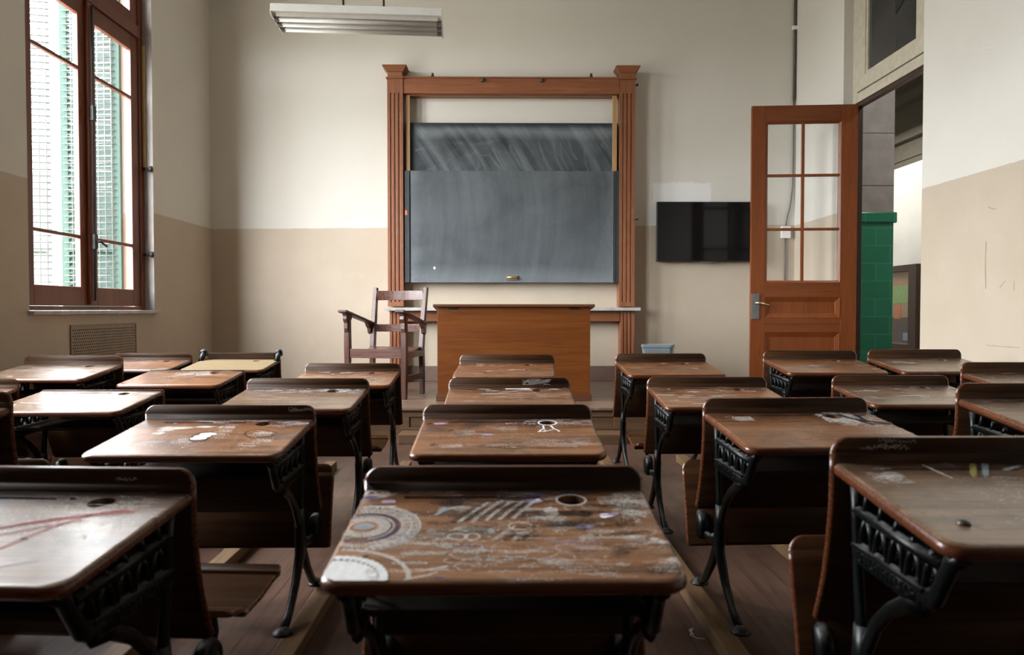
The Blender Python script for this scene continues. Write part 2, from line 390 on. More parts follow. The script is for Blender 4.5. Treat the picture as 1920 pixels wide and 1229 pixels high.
# ------------------------------------------------------------------ room shell
mb = MB(); mb.box(XL - 0.5, 8.2, YF - 0.5, 15.2, -0.12, 0.0); struct(mb.build('floor', M['floor']))
mb = MB(); mb.box(XL - 0.4, XR + 0.18, YF - 0.3, YB + 0.3, ZC, ZC + 0.15); struct(mb.build('ceiling', M['ceiling']))
mb = MB()
ys = [YF]
cuts = sorted(WINS)
y = YF
for a, b in cuts:
    mb.box(XL - 0.40, XL, y, a, 0, ZC); mb.box(XL - 0.40, XL, a, b, 0, WZ0 - 0.03); mb.box(XL - 0.40, XL, a, b, WZ1, ZC); y = b
mb.box(XL - 0.40, XL, y, YB, 0, ZC)
struct(mb.build('wall_left', M['wall']))
DY0, DY1, DZ1 = 5.975, 7.386, 4.45
mb = MB(); mb.box(XR, XR + 0.18, YF, DY0, 0, ZC); mb.box(XR, XR + 0.18, DY1, YB, 0, ZC); mb.box(XR, XR + 0.18, DY0, DY1, DZ1, ZC)
M['scratch'] = plain('brown_scratch', (0.36, 0.28, 0.18), 0.8)
def on_right(px, py): Y = XR * F / (px - 945); return (XR - 0.0006, Y, PZ(py, Y))
for pts, w in ((((1853, 452), (1852, 500), (1854, 542)), .010), (((1855, 648), (1890, 651), (1921, 653)), .005), (((1880, 540), (1890, 527)), .007), (((1908, 527), (1907, 545)), .009), (((1856, 388), (1866, 392), (1872, 390)), .006)):
    P = [Vector(on_right(*p)) for p in pts]
    for a, b in zip(P, P[1:]):
        d = (b - a).normalized(); nrm = Vector((0, -d.z, d.y)) * w / 2
        mb.bm.faces.new([mb.bm.verts.new(q) for q in (a - nrm, b - nrm, b + nrm, a + nrm)]).material_index = 1
struct(mb.build('wall_right', [M['wall_right'], M['scratch']]))
mb = MB(); mb.box(XL - 0.4, XR + 0.18, YB, YB + 0.3, 0, ZC); struct(mb.build('wall_back', M['wall_back']))
mb = MB(); mb.box(XL - 0.4, XR + 0.18, YF - 0.3, YF, 0, ZC); M['front_dark'] = wood('dark_unseen_wall', (0.05, 0.024, 0.012), (0.10, 0.05, 0.025), 'z', 0.5)
struct(mb.build('wall_front', M['front_dark']))  # unseen wall, made dark to cut light from behind the camera

# windows in the left wall ------------------------------------------------
def make_window(idx, y0, y1, full):
    root = bpy.data.objects.new('window_%d' % idx, None); C.objects.link(root); struct(root)
    root.location = (XL, (y0 + y1) / 2, WZ0)
    def bld(mb, name, mat, parent=None, bevel=0.004):
        for v in mb.bm.verts: v.co -= Vector((XL, (y0 + y1) / 2, WZ0))
        return mb.build(name, mat, parent or root, bevel)
    xa, xb = XL - 0.155, XL - 0.085
    ym = (y0 + y1) / 2
    f = MB()
    f.box(xa, xb, y0, y0 + 0.085, WZ0, WZ1); f.box(xa, xb, y1 - 0.085, y1, WZ0, WZ1)
    f.box(xa, xb, y0 + 0.085, y1 - 0.085, WZ0, WZ0 + 0.035); f.box(xa, xb, y0 + 0.085, y1 - 0.085, WZ1 - 0.07, WZ1)
    f.box(xa - 0.01, xb + 0.015, y0 + 0.085, y1 - 0.085, 3.64, 3.75)
    bld(f, 'window_frame', M['win_wood'])
    xs, xt = XL - 0.14, XL - 0.095
    for k, (a, b, za, zb) in enumerate([(y0 + 0.087, ym - 0.002, WZ0 + 0.037, 3.637), (ym + 0.002, y1 - 0.087, WZ0 + 0.037, 3.637),
                                        (y0 + 0.087, ym - 0.002, 3.752, WZ1 - 0.072), (ym + 0.002, y1 - 0.087, 3.752, WZ1 - 0.072)]):
        low = k < 2
        br_, tr_ = (0.155, 0.14) if low else (0.10, 0.09)
        c = MB(); s = 0.125
        c.box(xs, xt, a, a + s, za, zb); c.box(xs, xt, b - s, b, za, zb)
        c.box(xs, xt, a + s, b - s, za, za + br_); c.box(xs, xt, a + s, b - s, zb - tr_, zb)
        if low:
            for zz in (1.69, 3.06): c.box(xs + 0.008, xt - 0.004, a + s, b - s, zz - 0.014, zz + 0.014)
        cs = bld(c, 'casement' if low else 'transom_sash', M['win_wood'])
        p = MB(); p.box(xs + 0.018, xs + 0.022, a + s + 0.001, b - s - 0.001, za + br_ + 0.001, zb - tr_ - 0.001)
        bld(p, 'pane', M['pane'], cs, 0)
    if full:
        M['reveal'] = plain('grey_reveal', (0.30, 0.275, 0.26), 0.7, var=0.2, vs=5)
        rv = MB(); rv.box(XL - 0.084, XL - 0.001, y1 - 0.0018, y1 - 0.0003, WZ0 + 0.001, WZ1 - 0.001); bld(rv, 'reveal_plate', M['reveal'], None, 0)  # thin plate that makes the far window jamb greyer
        c = MB(); c.box(xt + 0.001, xt + 0.03, ym - 0.035, ym + 0.035, WZ0 + 0.05, 3.63)
        bld(c, 'cover_strip', M['win_wood'])
        h = MB(); h.bar([(xt + 0.045, ym, WZ0 + 0.08), (xt + 0.045, ym, 3.6)], 0.009, 0.009)
        for zz in (1.66, 2.72): h.box(xt + 0.03, xt + 0.06, ym - 0.025, ym + 0.025, zz - 0.06, zz + 0.06)
        h.bar([(xt + 0.06, ym, 1.66), (xt + 0.085, ym + 0.02, 1.66), (xt + 0.09, ym + 0.10, 1.63)], 0.011, 0.011)
        bld(h, 'cremone_bolt', M['black'], None, 0)
        st = MB(); st.box(XL - 0.084, XL - 0.06, y1 - 0.03, y1 - 0.002, 2.45, 3.60); bld(st, 'jamb_strip', M['ochre'])
        for zz in (2.43, 1.62):
            kn = MB(); kn.bar([(XL - 0.083, y1 - 0.03, zz), (XL - 0.02, y1 - 0.03, zz)], 0.012, 0.012)
            kn.lathe([(0.0, 0), (0.028, 0.006), (0.028, 0.03), (0.0, 0.04)], (XL - 0.025, y1 - 0.03, zz), 'x'); bld(kn, 'shutter_catch', M['black'], None, 0)
    si = MB(); si.prism([(XL - 0.40, y0 + 0.001), (XL + 0.001, y0 + 0.001), (XL + 0.001, y0 - 0.02), (XL + 0.045, y0 - 0.02), (XL + 0.045, y1 + 0.03), (XL + 0.001, y1 + 0.03), (XL + 0.001, y1 - 0.001), (XL - 0.40, y1 - 0.001)], 'z', WZ0 - 0.03, WZ0 - 0.001)
    bld(si, 'sill', M['marble'], None, 0.003)
    return root
for i, (a, b) in enumerate(WINS): make_window(i + 1, a, b, i == 0)

def shutter(loc, rz, w, label, paint='green_shutter'):
    """louvred leaf: hinge edge at the origin, leaf along +x, behind it a wire guard"""
    root = thing('window_shutter', label, 'shutter', loc, rz, 'louvred shutters outside the window')
    h = 3.25; f = MB(); s = 0.07
    f.box(0, s, -0.02, 0.02, 0, h); f.box(w - s, w, -0.02, 0.02, 0, h)
    for z0, z1 in ((0, 0.16), (0.52, 0.60), (h - 0.12, h)): f.box(s, w - s, -0.02, 0.02, z0, z1)
    f.build('shutter_frame', M[paint], root, 0.003)
    l = MB()
    for za, zb in ((0.16, 0.52), (0.60, h - 0.12)):
        n = int((zb - za) / 0.048)
        for k in range(n):
            z = za + (k + 0.5) * (zb - za) / n
            l.hexa([(s, 0.020, z - 0.024), (w - s, 0.020, z - 0.024), (w - s, -0.016, z + 0.022), (s, -0.016, z + 0.022),
                    (s, 0.020, z - 0.016), (w - s, 0.020, z - 0.016), (w - s, -0.016, z + 0.030), (s, -0.016, z + 0.030)])
    l.build('louvres', M[paint], root)
    g = MB(); st = 0.062
    k = 0
    while s + k * st < w - s:
        x = s + k * st; g.bar([(x, 0.036, 0.02), (x, 0.036, h - 0.02)], 0.0055, 0.0055, 5); k += 1
    k = 0
    while 0.05 + k * st < h - 0.05:
        z = 0.05 + k * st; g.bar([(s * 0.5, 0.036, z), (w - s * 0.5, 0.036, z)], 0.0055, 0.0055, 5); k += 1
    g.build('wire_guard', M['wire'], root)
    return root
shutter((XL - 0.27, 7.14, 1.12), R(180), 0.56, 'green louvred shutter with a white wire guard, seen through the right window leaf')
shutter((XL - 0.87, 7.12, 1.12), R(192), 0.95, 'louvred shutter given a pale overexposed colour, seen through the left window leaf', 'pale_shutter')

# vent grille under the window
vy0, vy1 = 3.35 * F / (945 - 137), 3.35 * F / (945 - 256)
vg = thing('wall_vent', 'square perforated vent grille set in the beige wall below the window', 'vent', (XL, (vy0 + vy1) / 2, 0.62))
pl = MB(); hw = (vy1 - vy0) / 2
pl.box(0.001, 0.006, -hw, hw, 0, 0.345)
M['vent_plate'] = plain('beige_painted_metal', (0.29, 0.22, 0.15), 0.5)
M['vent_hole'] = plain('vent_hole_shade', (0.035, 0.028, 0.022), 0.9)
pl.build('grille_plate', M['vent_plate'], vg)
fr = MB()
for a, b, c, d in ((-hw - 0.012, hw + 0.012, -0.012, 0.0), (-hw - 0.012, hw + 0.012, 0.345, 0.357)): fr.box(0.001, 0.012, a, b, c, d)
for a, b in ((-hw - 0.012, -hw), (hw, hw + 0.012)): fr.box(0.001, 0.012, a, b, 0, 0.345)
fr.build('grille_frame', M['vent_plate'], vg, 0.002)
ho = MB()
for r in range(13):
    for c in range(34):
        yy = -hw + 0.03 + c * (2 * hw - 0.06) / 33 + (0.007 if r % 2 else -0.007); zz = 0.03 + r * 0.0237
        ho.lathe([(0.0065, 0.0), (0.0065, 0.0012)], (0.006, yy, zz), 'x', 6)
ho.build('grille_holes', M['vent_hole'], vg)

# ------------------------------------------------------------------ doorway, door and corridor
FX = 3.44
dr = bpy.data.objects.new('door_1', None); C.objects.link(dr); struct(dr); dr.location = (FX, DY1, 0)
def dbld(mb, name, mat, parent=None, bevel=0.004):
    for v in mb.bm.verts: v.co -= Vector((FX, DY1, 0))
    return mb.build(name, mat, parent or dr, bevel)
f = MB()                                                                # cream painted frame with the fanlight
f.box(FX, FX + 0.07, DY1 - 0.10, DY1 - 0.001, 3.11, DZ1 - 0.001); f.box(FX, FX + 0.07, DY0 + 0.001, DY0 + 0.10, 3.11, DZ1 - 0.001)
f.box(FX, FX + 0.07, DY0 + 0.10, DY1 - 0.10, 3.11, 3.20); f.box(FX, FX + 0.07, DY0 + 0.10, DY1 - 0.10, DZ1 - 0.09, DZ1 - 0.001)
fo = dbld(f, 'door_frame', M['cream'])
f = MB(); a, b = DY0 + 0.105, DY1 - 0.105
f.box(FX - 0.015, FX + 0.04, a, a + 0.14, 3.205, DZ1 - 0.095); f.box(FX - 0.015, FX + 0.04, b - 0.17, b, 3.205, DZ1 - 0.095)
f.box(FX - 0.015, FX + 0.04, a + 0.14, b - 0.17, 3.205, 3.33); f.box(FX - 0.015, FX + 0.04, a + 0.14, b - 0.17, DZ1 - 0.22, DZ1 - 0.095)
g0, g1 = a + 0.14, b - 0.17
for p0, p1, q0, q1 in ((g0, g0 + 0.03, 3.33, DZ1 - 0.22), (g1 - 0.03, g1, 3.33, DZ1 - 0.22), (g0 + 0.03, g1 - 0.03, 3.33, 3.36), (g0 + 0.03, g1 - 0.03, DZ1 - 0.25, DZ1 - 0.22)):
    f.box(FX - 0.005, FX + 0.03, p0, p1, q0, q1)
fs = dbld(f, 'fanlight', M['cream'])
p = MB(); p.box(FX + 0.012, FX + 0.016, g0 + 0.028, g1 - 0.028, 3.358, DZ1 - 0.248); note(dbld(p, 'pane', M['pane_dusty'], fs, 0), 'dusty grey fanlight pane')
p = MB(); p.prism([(6.47, 3.76), (6.60, 3.70), (6.62, 3.86), (6.50, 4.00), (6.46, 3.96)], 'x', FX + 0.0045, FX + 0.0115); note(dbld(p, 'dark_patch', M['black'], fs, 0), 'dark patch on the fanlight glass')  # dark five-sided shape against the pane
f = MB(); f.box(FX + 0.015, FX + 0.07, DY1 - 0.08, DY1 - 0.001, 0, 3.109); f.box(FX + 0.015, FX + 0.07, DY0 + 0.001, DY0 + 0.06, 0, 3.109); f.box(FX + 0.015, FX + 0.07, DY0 + 0.06, DY1 - 0.08, 3.07, 3.109)
M['jamb'] = wood('dark_jamb_wood', (0.03, 0.016, 0.010), (0.07, 0.034, 0.018), 'z', 0.4)
dbld(f, 'jamb', M['jamb'])

# door leaf: hinge at the origin, leaf along -x, its face towards the class is -y
leaf_rot = R(-4.5)
hx, hy = FX - 0.005, 7.265
LW, LH = 1.012, 3.075
lf = MB(); t = 0.022; hwid, lwid = 0.155, 0.135
lf.box(-hwid, 0, -t, t, 0, LH); lf.box(-LW, -LW + lwid, -t, t, 0, LH)
lo = link('door_leaf', lf.mesh('door_leaf', M['door_wood']), None, 0.004); lo.parent = dr
lo.location = (hx - FX, hy - DY1, 0.012); lo.rotation_euler = (0, 0, leaf_rot)
rails = [(0, 0.25), (0.94, 1.00), (1.205, 1.345), (LH - 0.155, LH)]
rl = MB()
for z0, z1 in rails: rl.box(-LW + lwid, -hwid, -t, t, z0, z1)
rl.box(-LW + lwid, -hwid, -t, t, 0.86, 0.94)
rl.build('door_rails', M['door_wood_h'], lo, 0.004)
gx0, gx1 = -LW + lwid, -hwid; gz0, gz1 = 1.345, LH - 0.155
gb = MB(); mx = (gx0 + gx1) / 2
gb.box(mx - 0.013, mx + 0.013, -0.016, 0.016, gz0, gz1)
for k in (1, 2):
    zz = gz0 + (gz1 - gz0) * k / 3
    gb.box(gx0, mx - 0.013, -0.016, 0.016, zz - 0.013, zz + 0.013); gb.box(mx + 0.013, gx1, -0.016, 0.016, zz - 0.013, zz + 0.013)
def mould(mb, x0, x1, z0, z1, w, ya, yb):
    """mitred sloping moulding round a rectangle: outer edge at ya (front), inner edge at yb (recessed)"""
    o = [(x0, z0), (x1, z0), (x1, z1), (x0, z1)]; i = [(x0 + w, z0 + w), (x1 - w, z0 + w), (x1 - w, z1 - w), (x0 + w, z1 - w)]
    for k in range(4):
        a, b, c, d = o[k], o[(k+1) % 4], i[(k+1) % 4], i[k]
        mb.hexa([(a[0], ya, a[1]), (b[0], ya, b[1]), (c[0], yb, c[1]), (d[0], yb, d[1]), (a[0], 0.012, a[1]), (b[0], 0.012, b[1]), (c[0], 0.012, c[1]), (d[0], 0.012, d[1])])
mould(gb, gx0, gx1, gz0, gz1, 0.024, -0.024, -0.008)
gb.build('glazing_bars', M['door_wood'], lo, 0.003)
for i in range(2):
    for k in range(3):
        x0, x1 = (gx0, mx - 0.013) if i == 0 else (mx + 0.013, gx1)
        z0 = gz0 + (gz1 - gz0) * k / 3; z1 = gz0 + (gz1 - gz0) * (k + 1) / 3
        pn = MB(); pn.box(x0 + 0.001, x1 - 0.001, -0.002, 0.002, z0 + 0.001, z1 - 0.001); pn.build('pane', M['pane'], lo)
for z0, z1 in ((1.00, 1.205), (0.25, 0.86)):
    pn = MB(); pn.box(gx0, gx1, -0.006, 0.010, z0, z1); mould(pn, gx0, gx1, z0, z1, 0.045, -0.026, -0.008)
    pn.build('door_panel', M['door_wood'], lo, 0.002)
hd = MB(); hd.box(-LW + 0.006, -LW + 0.085, -0.030, -0.0225, 0.99, 1.24)
hd.build('lock_plate', M['steel'], lo, 0.002)
hd = MB(); hd.bar([(-LW + 0.045, -0.03, 1.15), (-LW + 0.045, -0.075, 1.15), (-LW + 0.075, -0.082, 1.148), (-LW + 0.165, -0.078, 1.125)], 0.010, 0.010)
note(hd.build('lever_handle', M['brass'], lo), 'pale brass lever handle')
# corridor outside
CX1 = 6.3
mb = MB(); mb.box(CX1, CX1 + 0.2, 3.0, 14.2, 0, 3.35); struct(mb.build('wall_corridor', M['corridor']))
mb = MB()
for k, (dx, z0, z1) in enumerate(((0.02, 3.351, 3.45), (0.0, 3.45, 3.72), (-0.10, 3.72, 3.84), (-0.04, 3.84, 4.25), (-0.2, 4.25, 4.40), (-0.1, 4.40, 4.9))):
    mb.box(CX1 + dx, CX1 + 0.2, 3.0, 14.2, z0, z1)
struct(mb.build('trim_1', M['cornice']))
mb = MB(); mb.box(XR + 0.181, CX1 + 0.2, 14.2, 14.4, 0, 4.9); struct(mb.build('wall_corridor_end', M['corridor']))
mb = MB(); mb.box(XR + 0.181, CX1 + 0.2, 3.0, 14.4, 4.901, 5.0); struct(mb.build('ceiling_corridor', M['cornice']))
mb = MB(); mb.box(XR + 0.181, CX1 + 0.2, 2.8, 3.0, 0, 4.9); struct(mb.build('wall_corridor_near', M['corridor']))
mb = MB(); mb.box(3.35, 3.53, YB + 0.301, 14.2, 0, 4.9); struct(mb.build('wall_corridor_inner', M['corridor']))
# green tiled pillar
PYY = 8.5; px0, px1 = PX(1590, PYY), PX(1677, PYY)
m, nt, bs = new_mat('green_glazed_tiles')
tc = N(nt, 'ShaderNodeTexCoord'); sp = N(nt, 'ShaderNodeSeparateXYZ'); L(nt, tc.outputs['Object'], sp.inputs[0])
cb = N(nt, 'ShaderNodeCombineXYZ'); L(nt, mathn(nt, 'ADD', sp.outputs[0], sp.outputs[1]), cb.inputs[0]); L(nt, sp.outputs[2], cb.inputs[1])
br = N(nt, 'ShaderNodeTexBrick'); L(nt, cb.outputs[0], br.inputs['Vector']); br.inputs['Scale'].default_value = 1
br.inputs['Brick Width'].default_value = 0.33; br.inputs['Row Height'].default_value = 0.203; br.inputs['Mortar Size'].default_value = 0.003
br.inputs['Color1'].default_value = (0.008, 0.125, 0.066, 1); br.inputs['Color2'].default_value = (0.011, 0.155, 0.085, 1); br.inputs['Mortar'].default_value = (0.05, 0.22, 0.15, 1)
L(nt, br.outputs['Color'], bs.inputs['Base Color']); bs.inputs['Roughness'].default_value = 0.18
M['tiles'] = m
pil = bpy.data.objects.new('tiled_pillar', None); C.objects.link(pil); struct(pil); pil.location = (px0, PYY, 0)
pw = px1 - px0; zt = PZ(398, PYY)
mb = MB(); mb.box(0, pw, 0, 0.55, 0, zt - 0.12); mb.build('tile_facing', M['tiles'], pil)
mb = MB(); mb.box(-0.02, pw + 0.03, -0.03, 0.58, zt - 0.12, zt); mb.build('tile_cap', M['tiles'], pil, 0.012)
mb = MB(); mb.box(0, pw, 0.0, 0.55, zt, 4.9); 
mb.build('pillar_shaft', M['grey_stone'], pil)
mb = MB()
for zz in (PZ(250, PYY), PZ(348, PYY)): mb.box(0.002, pw - 0.002, -0.0015, 0.0, zz - 0.004, zz + 0.004)
mb.build('joint_line', M['black'], pil)
# framed notice case on the corridor wall
def wyc(px): return CX1 * F / (px - 945)
nb = thing('notice_case', 'dark wood framed glass notice case on the white corridor wall', 'notice board', (CX1, 12.0, 0.45))
cy0, cy1 = wyc(1731), 13.3
mb = MB(); hh = PZ(497, 11.6) - 0.45
A, B = cy0 - 12.0, cy1 - 12.0
mb.box(-0.08, -0.001, A, A + 0.22, 0, hh); mb.box(-0.08, -0.001, B - 0.2, B, 0, hh); mb.box(-0.08, -0.001, A + 0.22, B - 0.2, 0, 0.1); mb.box(-0.08, -0.001, A + 0.22, B - 0.2, hh - 0.1, hh)
mb.build('case_frame', M['jamb'], nb, 0.004)
mb = MB(); mb.box(-0.02, -0.001, A + 0.22, B - 0.2, 0.1, hh - 0.1); mb.build('back_board', M['track_wood'], nb)
M['green_paper'] = plain('green_paper', (0.26, 0.42, 0.14), 0.7); M['dark_paper'] = plain('dark_paper', (0.08, 0.055, 0.04), 0.7); M['blue_paper'] = plain('blue_paper', (0.25, 0.33, 0.48), 0.7)
for nm, mt, y0, y1, z0, z1 in (('green_sheet', 'green_paper', A + 0.25, A + 1.0, 0.74, 1.02), ('orange_sheet', 'orange_paper', A + 0.52, A + 0.72, 0.50, 0.72), ('dark_sheet', 'dark_paper', A + 0.24, A + 1.1, 0.12, 0.52), ('blue_sheet', 'blue_paper', A + 0.3, A + 0.45, 0.16, 0.28)):
    mb = MB(); e = 0.0 if nm != 'blue_sheet' else 0.004
    mb.box(-0.024 - e - (0.003 if nm == 'orange_sheet' else 0), -0.0205 - e - (0.003 if nm == 'orange_sheet' else 0), y0, y1, z0, z1); mb.build(nm, M[mt], nb)
mb = MB(); mb.box(-0.05, -0.046, A + 0.221, B - 0.201, 0.101, hh - 0.101); mb.build('glass_front', M['pane'], nb)

# ------------------------------------------------------------------ platform
PZT = 0.27
mb = MB(); mb.box(-1.68, 2.2, 6.30, YB - 0.001, 0.0, PZT - 0.025); mb.build('platform_body', M['riser_wood'])
pb = bpy.data.objects['platform_body']; pb.name = 'teaching_platform'; struct(pb)
mb = MB(); mb.box(-1.70, 2.22, 6.25, YB - 0.001, PZT - 0.024, PZT); struct(mb.build('platform_floor', M['platform_wood'], pb, 0.006))
mb = MB()
for xa, xb in ((-0.88, -0.80), (0.93, 1.01), (0.0, 0.08)): mb.box(xa, xb, 6.285, 6.299, 0.085, PZT - 0.08)
mb.box(-0.88, 1.01, 6.285, 6.299, PZT - 0.08, PZT - 0.026); mb.box(-0.88, 1.01, 6.282, 6.299, 0.081, 0.10)
mb.build('riser_panel', M['riser_wood'], pb, 0.003)
mb = MB(); mb.box(-0.86, 1.0, 6.04, 6.281, 0.0, 0.08); mb.build('front_step', M['riser_wood'], pb, 0.005)
mb = MB(); mb.box(XL, -1.702, YB - 0.025, YB - 0.001, 0.0, 0.17); mb.box(-1.70, 2.2, YB - 0.025, YB - 0.001, PZT + 0.001, PZT + 0.175); mb.box(2.222, XR, YB - 0.025, YB - 0.001, 0.0, 0.17)
struct(mb.build('baseboard_back', M['base_wood'], None, 0.004))
mb = MB(); mb.box(XL + 0.001, XL + 0.02, YF, YB - 0.03, 0.0, 0.17); struct(mb.build('baseboard_left', M['base_wood'], None, 0.004))
mb = MB(); mb.box(XR - 0.02, XR - 0.001, YF, DY0 - 0.02, 0.0, 0.17); mb.box(XR - 0.02, XR - 0.001, DY1 + 0.02, YB - 0.03, 0.0, 0.17); struct(mb.build('baseboard_right', M['base_wood'], None, 0.004))

# ------------------------------------------------------------------ blackboard in its wooden frame
FY = 8.42                                      # front plane of the frame
def fx(p): return PX(p, FY)
def fz(p): return PZ(p, FY)
bb = thing('blackboard', 'large sliding double blackboard in a fluted wooden frame on the back wall', 'blackboard', (fx(960), YB, PZT))
def bbld(mb, name, mat, parent=None, bevel=0.004):
    for v in mb.bm.verts: v.co -= Vector((fx(960), YB, PZT))
    return mb.build(name, mat, parent or bb, bevel)
YW = YB - 0.002
def pilaster(x0, x1, z0, z1):
    mb = MB(); w = x1 - x0; n = 3; fl = 0.022; d = 0.014
    poly = [(x0, YW), (x0, FY)]                 # fluted plan
    for k in range(n):
        c = x0 + w * (0.24 + 0.26 * k)
        poly += [(c - fl / 2, FY), (c - fl / 3, FY + d * 0.8), (c, FY + d), (c + fl / 3, FY + d * 0.8), (c + fl / 2, FY)]
    poly += [(x1, FY), (x1, YW)]
    mb.prism(poly, 'z', z0, z1); return mb
for side, (a, b) in enumerate(((728, 757), (1161, 1190))):
    x0, x1 = fx(a), fx(b)
    pz0 = fz(575)
    mb = pilaster(x0, x1, pz0, fz(178)); mb.box(x0, x1, FY, YW, fz(178), fz(152))
    mb.box(x0 - 0.001, x1 + 0.001, FY - 0.004, YW, pz0, pz0 + 0.05)
    po = bbld(mb, 'pilaster', M['frame_wood'], None, 0)
    mb = MB(); mb.box(x0 - 0.012, x1 + 0.012, FY - 0.02, YW, fz(152), fz(149)); mb.box(x0 + 0.004, x1 - 0.004, FY, YW, fz(149), fz(139))
    e = 0.045                                   # flaring cap
    mb.hexa([(x0, FY - 0.005, fz(139)), (x1, FY - 0.005, fz(139)), (x1, YW, fz(139)), (x0, YW, fz(139)),
             (x0 - e, FY - e, fz(130)), (x1 + e, FY - e, fz(130)), (x1 + e, YW, fz(130)), (x0 - e, YW, fz(130))])
    mb.box(x0 - e - 0.004, x1 + e + 0.004, FY - e - 0.004, YW, fz(130), fz(128))
    bbld(mb, 'pilaster_cap', M['frame_wood_h'], po, 0.003)
    mb = pilaster(fx(a + 3), fx(b), PZT + 0.001, fz(584)); bbld(mb, 'lower_pilaster', M['frame_wood'], None, 0)
mb = MB(); mb.box(fx(757), fx(1161), FY + 0.012, FY + 0.06, fz(178), fz(150)); mb.box(fx(757), fx(1161), FY + 0.004, FY + 0.07, fz(150), fz(147)); mb.box(fx(760), fx(1158), FY + 0.06, YW, fz(180), fz(155))
bbld(mb, 'top_beam', M['frame_wood_h'])
for p in (905, 1015):
    mb = MB(); mb.lathe([(0.0, -0.035), (0.018, -0.03), (0.022, -0.012), (0.012, 0.0)], (fx(p), FY + 0.011, fz(154)), 'y'); bbld(mb, 'knob', M['dark_metal'], None, 0)
for p in (812, 1108):
    mb = MB(); mb.lathe([(0.0, -0.012), (0.03, -0.010), (0.022, 0.0), (0.03, 0.010), (0.0, 0.012)], (fx(p), FY + 0.035, fz(147) + 0.022), 'x'); mb.box(fx(p) - 0.02, fx(p) + 0.02, FY + 0.02, FY + 0.05, fz(147), fz(147) + 0.012); bbld(mb, 'pulley', M['black'], None, 0)
for z in (155, ):
    mb = MB(); mb.bar([(fx(1190), FY + 0.03, fz(161)), (fx(1190) + 0.035, FY + 0.03, fz(161))], 0.010, 0.010); mb.bar([(fx(1190) + 0.03, FY + 0.03, fz(161) - 0.005), (fx(1190) + 0.03, FY + 0.03, fz(161) + 0.02)], 0.008, 0.008); bbld(mb, 'cord_hook', M['black'], None, 0)
    mb = MB(); mb.bar([(fx(1190), FY + 0.03, fz(412)), (fx(1190) + 0.045, FY + 0.02, fz(411))], 0.007, 0.007); bbld(mb, 'cord_hook', M['black'], None, 0)
# marble chalk ledge and the apron under it
mb = MB(); mb.box(fx(723), fx(1200), FY - 0.07, YW, fz(583), fz(577)); bbld(mb, 'chalk_ledge', M['marble'], None, 0.004)
mb = MB(); mb.box(fx(757), fx(1163), FY + 0.02, FY + 0.05, fz(603), fz(584)); bbld(mb, 'apron', M['frame_wood_h'])
for a, b in ((762, 769), (1149, 1157)):
    mb = MB(); mb.box(fx(a), fx(b), FY + 0.045, FY + 0.075, fz(528), fz(180)); bbld(mb, 'slide_track', M['track_wood'], None, 0.002)

def slate_mat(name, rear):
    m, nt, bs = new_mat(name)
    tc = N(nt, 'ShaderNodeTexCoord'); sp = N(nt, 'ShaderNodeSeparateXYZ'); L(nt, tc.outputs['Object'], sp.inputs[0])
    x, y, z = sp.outputs                       # x across (0 = middle), z up (0 = ledge of this board)
    cm = N(nt, 'ShaderNodeCombineXYZ')
    if rear:                                    # wiping strokes lean over like arcs drawn from the elbow
        q = mathn(nt, 'ADD', x, mathn(nt, 'MULTIPLY', mathn(nt, 'POWER', mathn(nt, 'MAXIMUM', z, 0.0), 2.0), 0.20))
        q = mathn(nt, 'ADD', q, mathn(nt, 'MULTIPLY', mathn(nt, 'MULTIPLY', z, x), -0.06))
    else:
        q = mathn(nt, 'ADD', x, mathn(nt, 'MULTIPLY', mathn(nt, 'POWER', mathn(nt, 'SUBTRACT', z, 0.7), 2.0), 0.18))
    L(nt, mathn(nt, 'MULTIPLY', q, 7.0 if rear else 5.5), cm.inputs[0]); L(nt, mathn(nt, 'MULTIPLY', z, 0.45), cm.inputs[2])
    s1 = noise(nt, cm.outputs[0], 1.0, 7, 0.66, 0.35)
    soft = noise(nt, tc.outputs['Object'], 1.7, 5, 0.6, 0.5)
    dustv = noise(nt, tc.outputs['Object'], 60, 4, 0.7)
    a = mathn(nt, 'MULTIPLY', maprange(nt, s1, 0.44, 0.72), 0.42 if rear else 0.13)
    a = mathn(nt, 'ADD', a, mathn(nt, 'MULTIPLY', maprange(nt, soft, 0.35, 0.75), 0.28 if rear else 0.20))
    wob = mathn(nt, 'MULTIPLY', mathn(nt, 'SUBTRACT', soft, 0.5), 0.25)
    if rear:                                    # eraser band along the top
        zb = mathn(nt, 'ADD', z, mathn(nt, 'MULTIPLY', wob, 0.35))
        band = mathn(nt, 'MULTIPLY', maprange(nt, zb, 1.555, 1.64), maprange(nt, zb, 1.715, 1.66))
        a = mathn(nt, 'ADD', a, mathn(nt, 'MULTIPLY', band, 0.40))
        a = mathn(nt, 'MULTIPLY', a, maprange(nt, z, 1.735, 1.69, 0.05, 1.0))
        a = mathn(nt, 'MULTIPLY', a, maprange(nt, x, -1.12, -1.02, 0.12, 1.0))
    else:
        zb = mathn(nt, 'ADD', z, wob)
        lowb = maprange(nt, zb, 0.20, 0.05, 0, 0.30)
        a = mathn(nt, 'ADD', a, lowb)
        ax = mathn(nt, 'ABSOLUTE', x)
        a = mathn(nt, 'ADD', a, maprange(nt, mathn(nt, 'ADD', ax, wob), 1.02, 1.16, 0, 0.22))
        a = mathn(nt, 'ADD', a, 0.20)
    a = mathn(nt, 'MULTIPLY', a, maprange(nt, dustv, 0.3, 0.7, 0.85, 1.1))
    L(nt, mixc(nt, a, (0.021, 0.026, 0.030), (0.235, 0.262, 0.280)), bs.inputs['Base Color'])
    bs.inputs['Roughness'].default_value = 0.6; bs.inputs['Specular IOR Level'].default_value = 0.3
    return m
RY = FY + 0.085
M['slate_rear'] = slate_mat('wiped_slate_rear', True); M['slate_front'] = slate_mat('wiped_slate_front', False)

